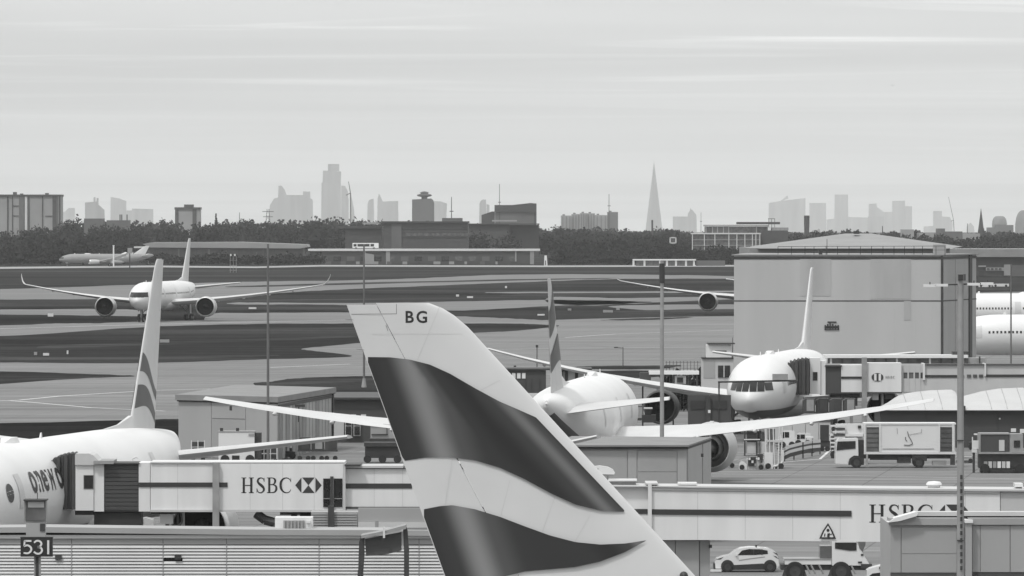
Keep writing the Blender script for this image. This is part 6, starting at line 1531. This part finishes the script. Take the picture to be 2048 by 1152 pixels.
for x in (1284, 1320, 1345, 1376, 1392): pb(t, "leg", STEELD, x, x+3, 750, 866, 690.3, .3)
pb(t, "deck", SIGNW, 1334, 1364, 776, 780, 690, 1.6); pb(t, "belt", STEELD, 1330, 1375, 768, 774, 690.05, .6); pb(t, "white_panel", SIGNW, 1378, 1400, 772, 790, 690.4, .5)
def containers(label, x0, n, y0, y1, Y, wpx):
    t = pixel_thing("container_train", label, "baggage train", x0+n*wpx/2, Y, "baggage trains")
    for k in range(n):
        a = x0+k*(wpx+3)
        bx = MB().pprism([(a,y1),(a,y0+4),(a+wpx*.22,y0),(a+wpx,y0),(a+wpx,y1)], Y, 1.5).build("container", rp.choice((CLADD, CLADD, PLASTIC, STEEL)), t)
        pb(bx, "door", rp.choice((STEELD, STEEL)), a+wpx*.3, a+wpx*.9, y0+2, y1-2, Y-.03, .04)
        pb(t, "dolly_frame", STEELD, a-1, a+wpx+1, y1, y1+3, Y-.05, 1.6)
        for f in (.15, .85): MB().lathe([(.22,-.08),(.22,.08)], (SX(a+wpx*f, Y), Y, .22), 'Y', 12, True, True).build("wheel", TYRE, t)
containers("grey baggage containers under the wing, just above the kiosk roof", 1384, 3, 862, 891, 588, 26)
containers("dark container train under the farther jet bridge", 1606, 4, 797, 824, 655, 24)
containers("container train in front of the dark gate cabin, left of the lettered fin", 596, 3, 875, 900, 606, 24)
containers("short container train behind the central tail cone", 1212, 3, 812, 838, 660, 23)
def tractor(label, x0, y1, Y, m=PLASTIC):
    t = pixel_thing("baggage_tractor", label, "tractor", x0+14, Y, "baggage tractors")
    MB().pprism([(x0,y1-4),(x0,y1-14),(x0+10,y1-16),(x0+30,y1-14),(x0+30,y1-4)], Y, 1.3).build("body", m, t)
    pb(t, "canopy", SIGNW, x0+11, x0+27, y1-31, y1-29, Y, 1.2)
    for a in (12, 25): pb(t, "canopy_post", STEELD, x0+a, x0+a+1, y1-29, y1-15, Y+.05, .06)
    pb(t, "seat", PLASTIC, x0+19, x0+24, y1-22, y1-15, Y+.3, .5)
    for a in (5, 25): MB().lathe([(.3,-.12),(.3,.12)], (SX(x0+a, Y), Y, .3), 'Y', 14, True, True).build("wheel", TYRE, t)
tractor("dark baggage tractor under the farther jet bridge, left of the container train", 1576, 884.5, 656)
tractor("white baggage tractor behind the passenger steps", 1600, 905, 626, CARW)
tractor("dark baggage tractor on the apron behind the white box van", 560, 918, 610)
tractor("dark baggage tractor beside the cargo loader, under the dark wall", 1938, 899, 634)
# streamlined beacon housing on the jet bridge roof
Y = 336.0
t = pixel_thing("roof_beacon", "white streamlined beacon housing on the jet bridge roof beside the lettered fin", "beacon", 1205, Y); t.location = P(1205, 972, Y)
MB().pprism([(1176,948),(1178,938),(1186,933),(1200,931.5),(1216,934),(1226,939),(1230,946),(1228,949)], Y, .5).build("cover", LAMPW, t, 40); MB().pprism([(1183,939.5),(1197,937),(1191,945),(1184,944.5)], Y-.02, .03).build("lens", GLASS, t)
pb(t, "lower_rim", STEEL, 1178, 1226, 949, 951.5, Y+.05, .4)
for x in (1190, 1214): pb(t, "stalk", STEEL, x, x+3, 951.5, 974, Y+.2, .1)
t = pixel_thing("service_truck", "tall white service truck partly hidden under the left jet bridge", "truck", 270, 402)
MB().pprism([(232,1060),(236,1048),(262,1043),(268,1038),(290,1036),(306,1040),(308,1060)], 402, 1.8).build("body", CARW, t, 40); pb(t, "window", GLASS, 270, 286, 1038.5, 1044, 401.95, .1); pb(t, "lower_body", CARW, 232, 308, 1060, 1130, 402.05, 1.7)
for x in (245, 296): wheel_y(t, SX(x, 402), 402.1, .33)
# distant bird
t = thing("bird", "tiny dark bird high in the right-hand sky", "bird", P(1785, 171, 900))
MB().loft([[(.02*math.cos(a)*w_, y_, .02*math.sin(a)*w_) for a in np.linspace(0, 6.28, 7)[:-1]] for y_, w_ in ((-.22,.1),(-.1,2.2),(.08,2.4),(.25,.6))]).build("body", PLASTIC, t)
for s in (-1, 1): MB().add([(0,-.08,.02),(s*.18,-.1,.07),(s*.36,.02,.02),(s*.18,.05,.06),(0,.1,.02)], [(0,1,2,3,4)]).build("wing", PLASTIC, t)

# ================================================================ HAZE: one closed box of even thin air round camera and scene
hz = MB().box(-9200, 9200, -200, 50200, -140, 420).build("haze", WHITE)
hm = bpy.data.materials.new("haze_air"); hm.use_nodes = True
ht = hm.node_tree; ht.nodes.clear()
ho = ht.nodes.new("ShaderNodeOutputMaterial"); pv = ht.nodes.new("ShaderNodeVolumePrincipled")
pv.inputs["Color"].default_value = (0.992, 1.0, 0.996, 1); pv.inputs["Density"].default_value = 2.75e-5; pv.inputs["Anisotropy"].default_value = -0.3
ht.links.new(pv.outputs[0], ho.inputs["Volume"])
hz.data.materials.clear(); hz.data.materials.append(hm)
struct(hz, "stuff"); hz["label"] = "thin pale haze filling the air over the airfield and city"
for o in SC.objects:
    if "_world" in o: del o["_world"]
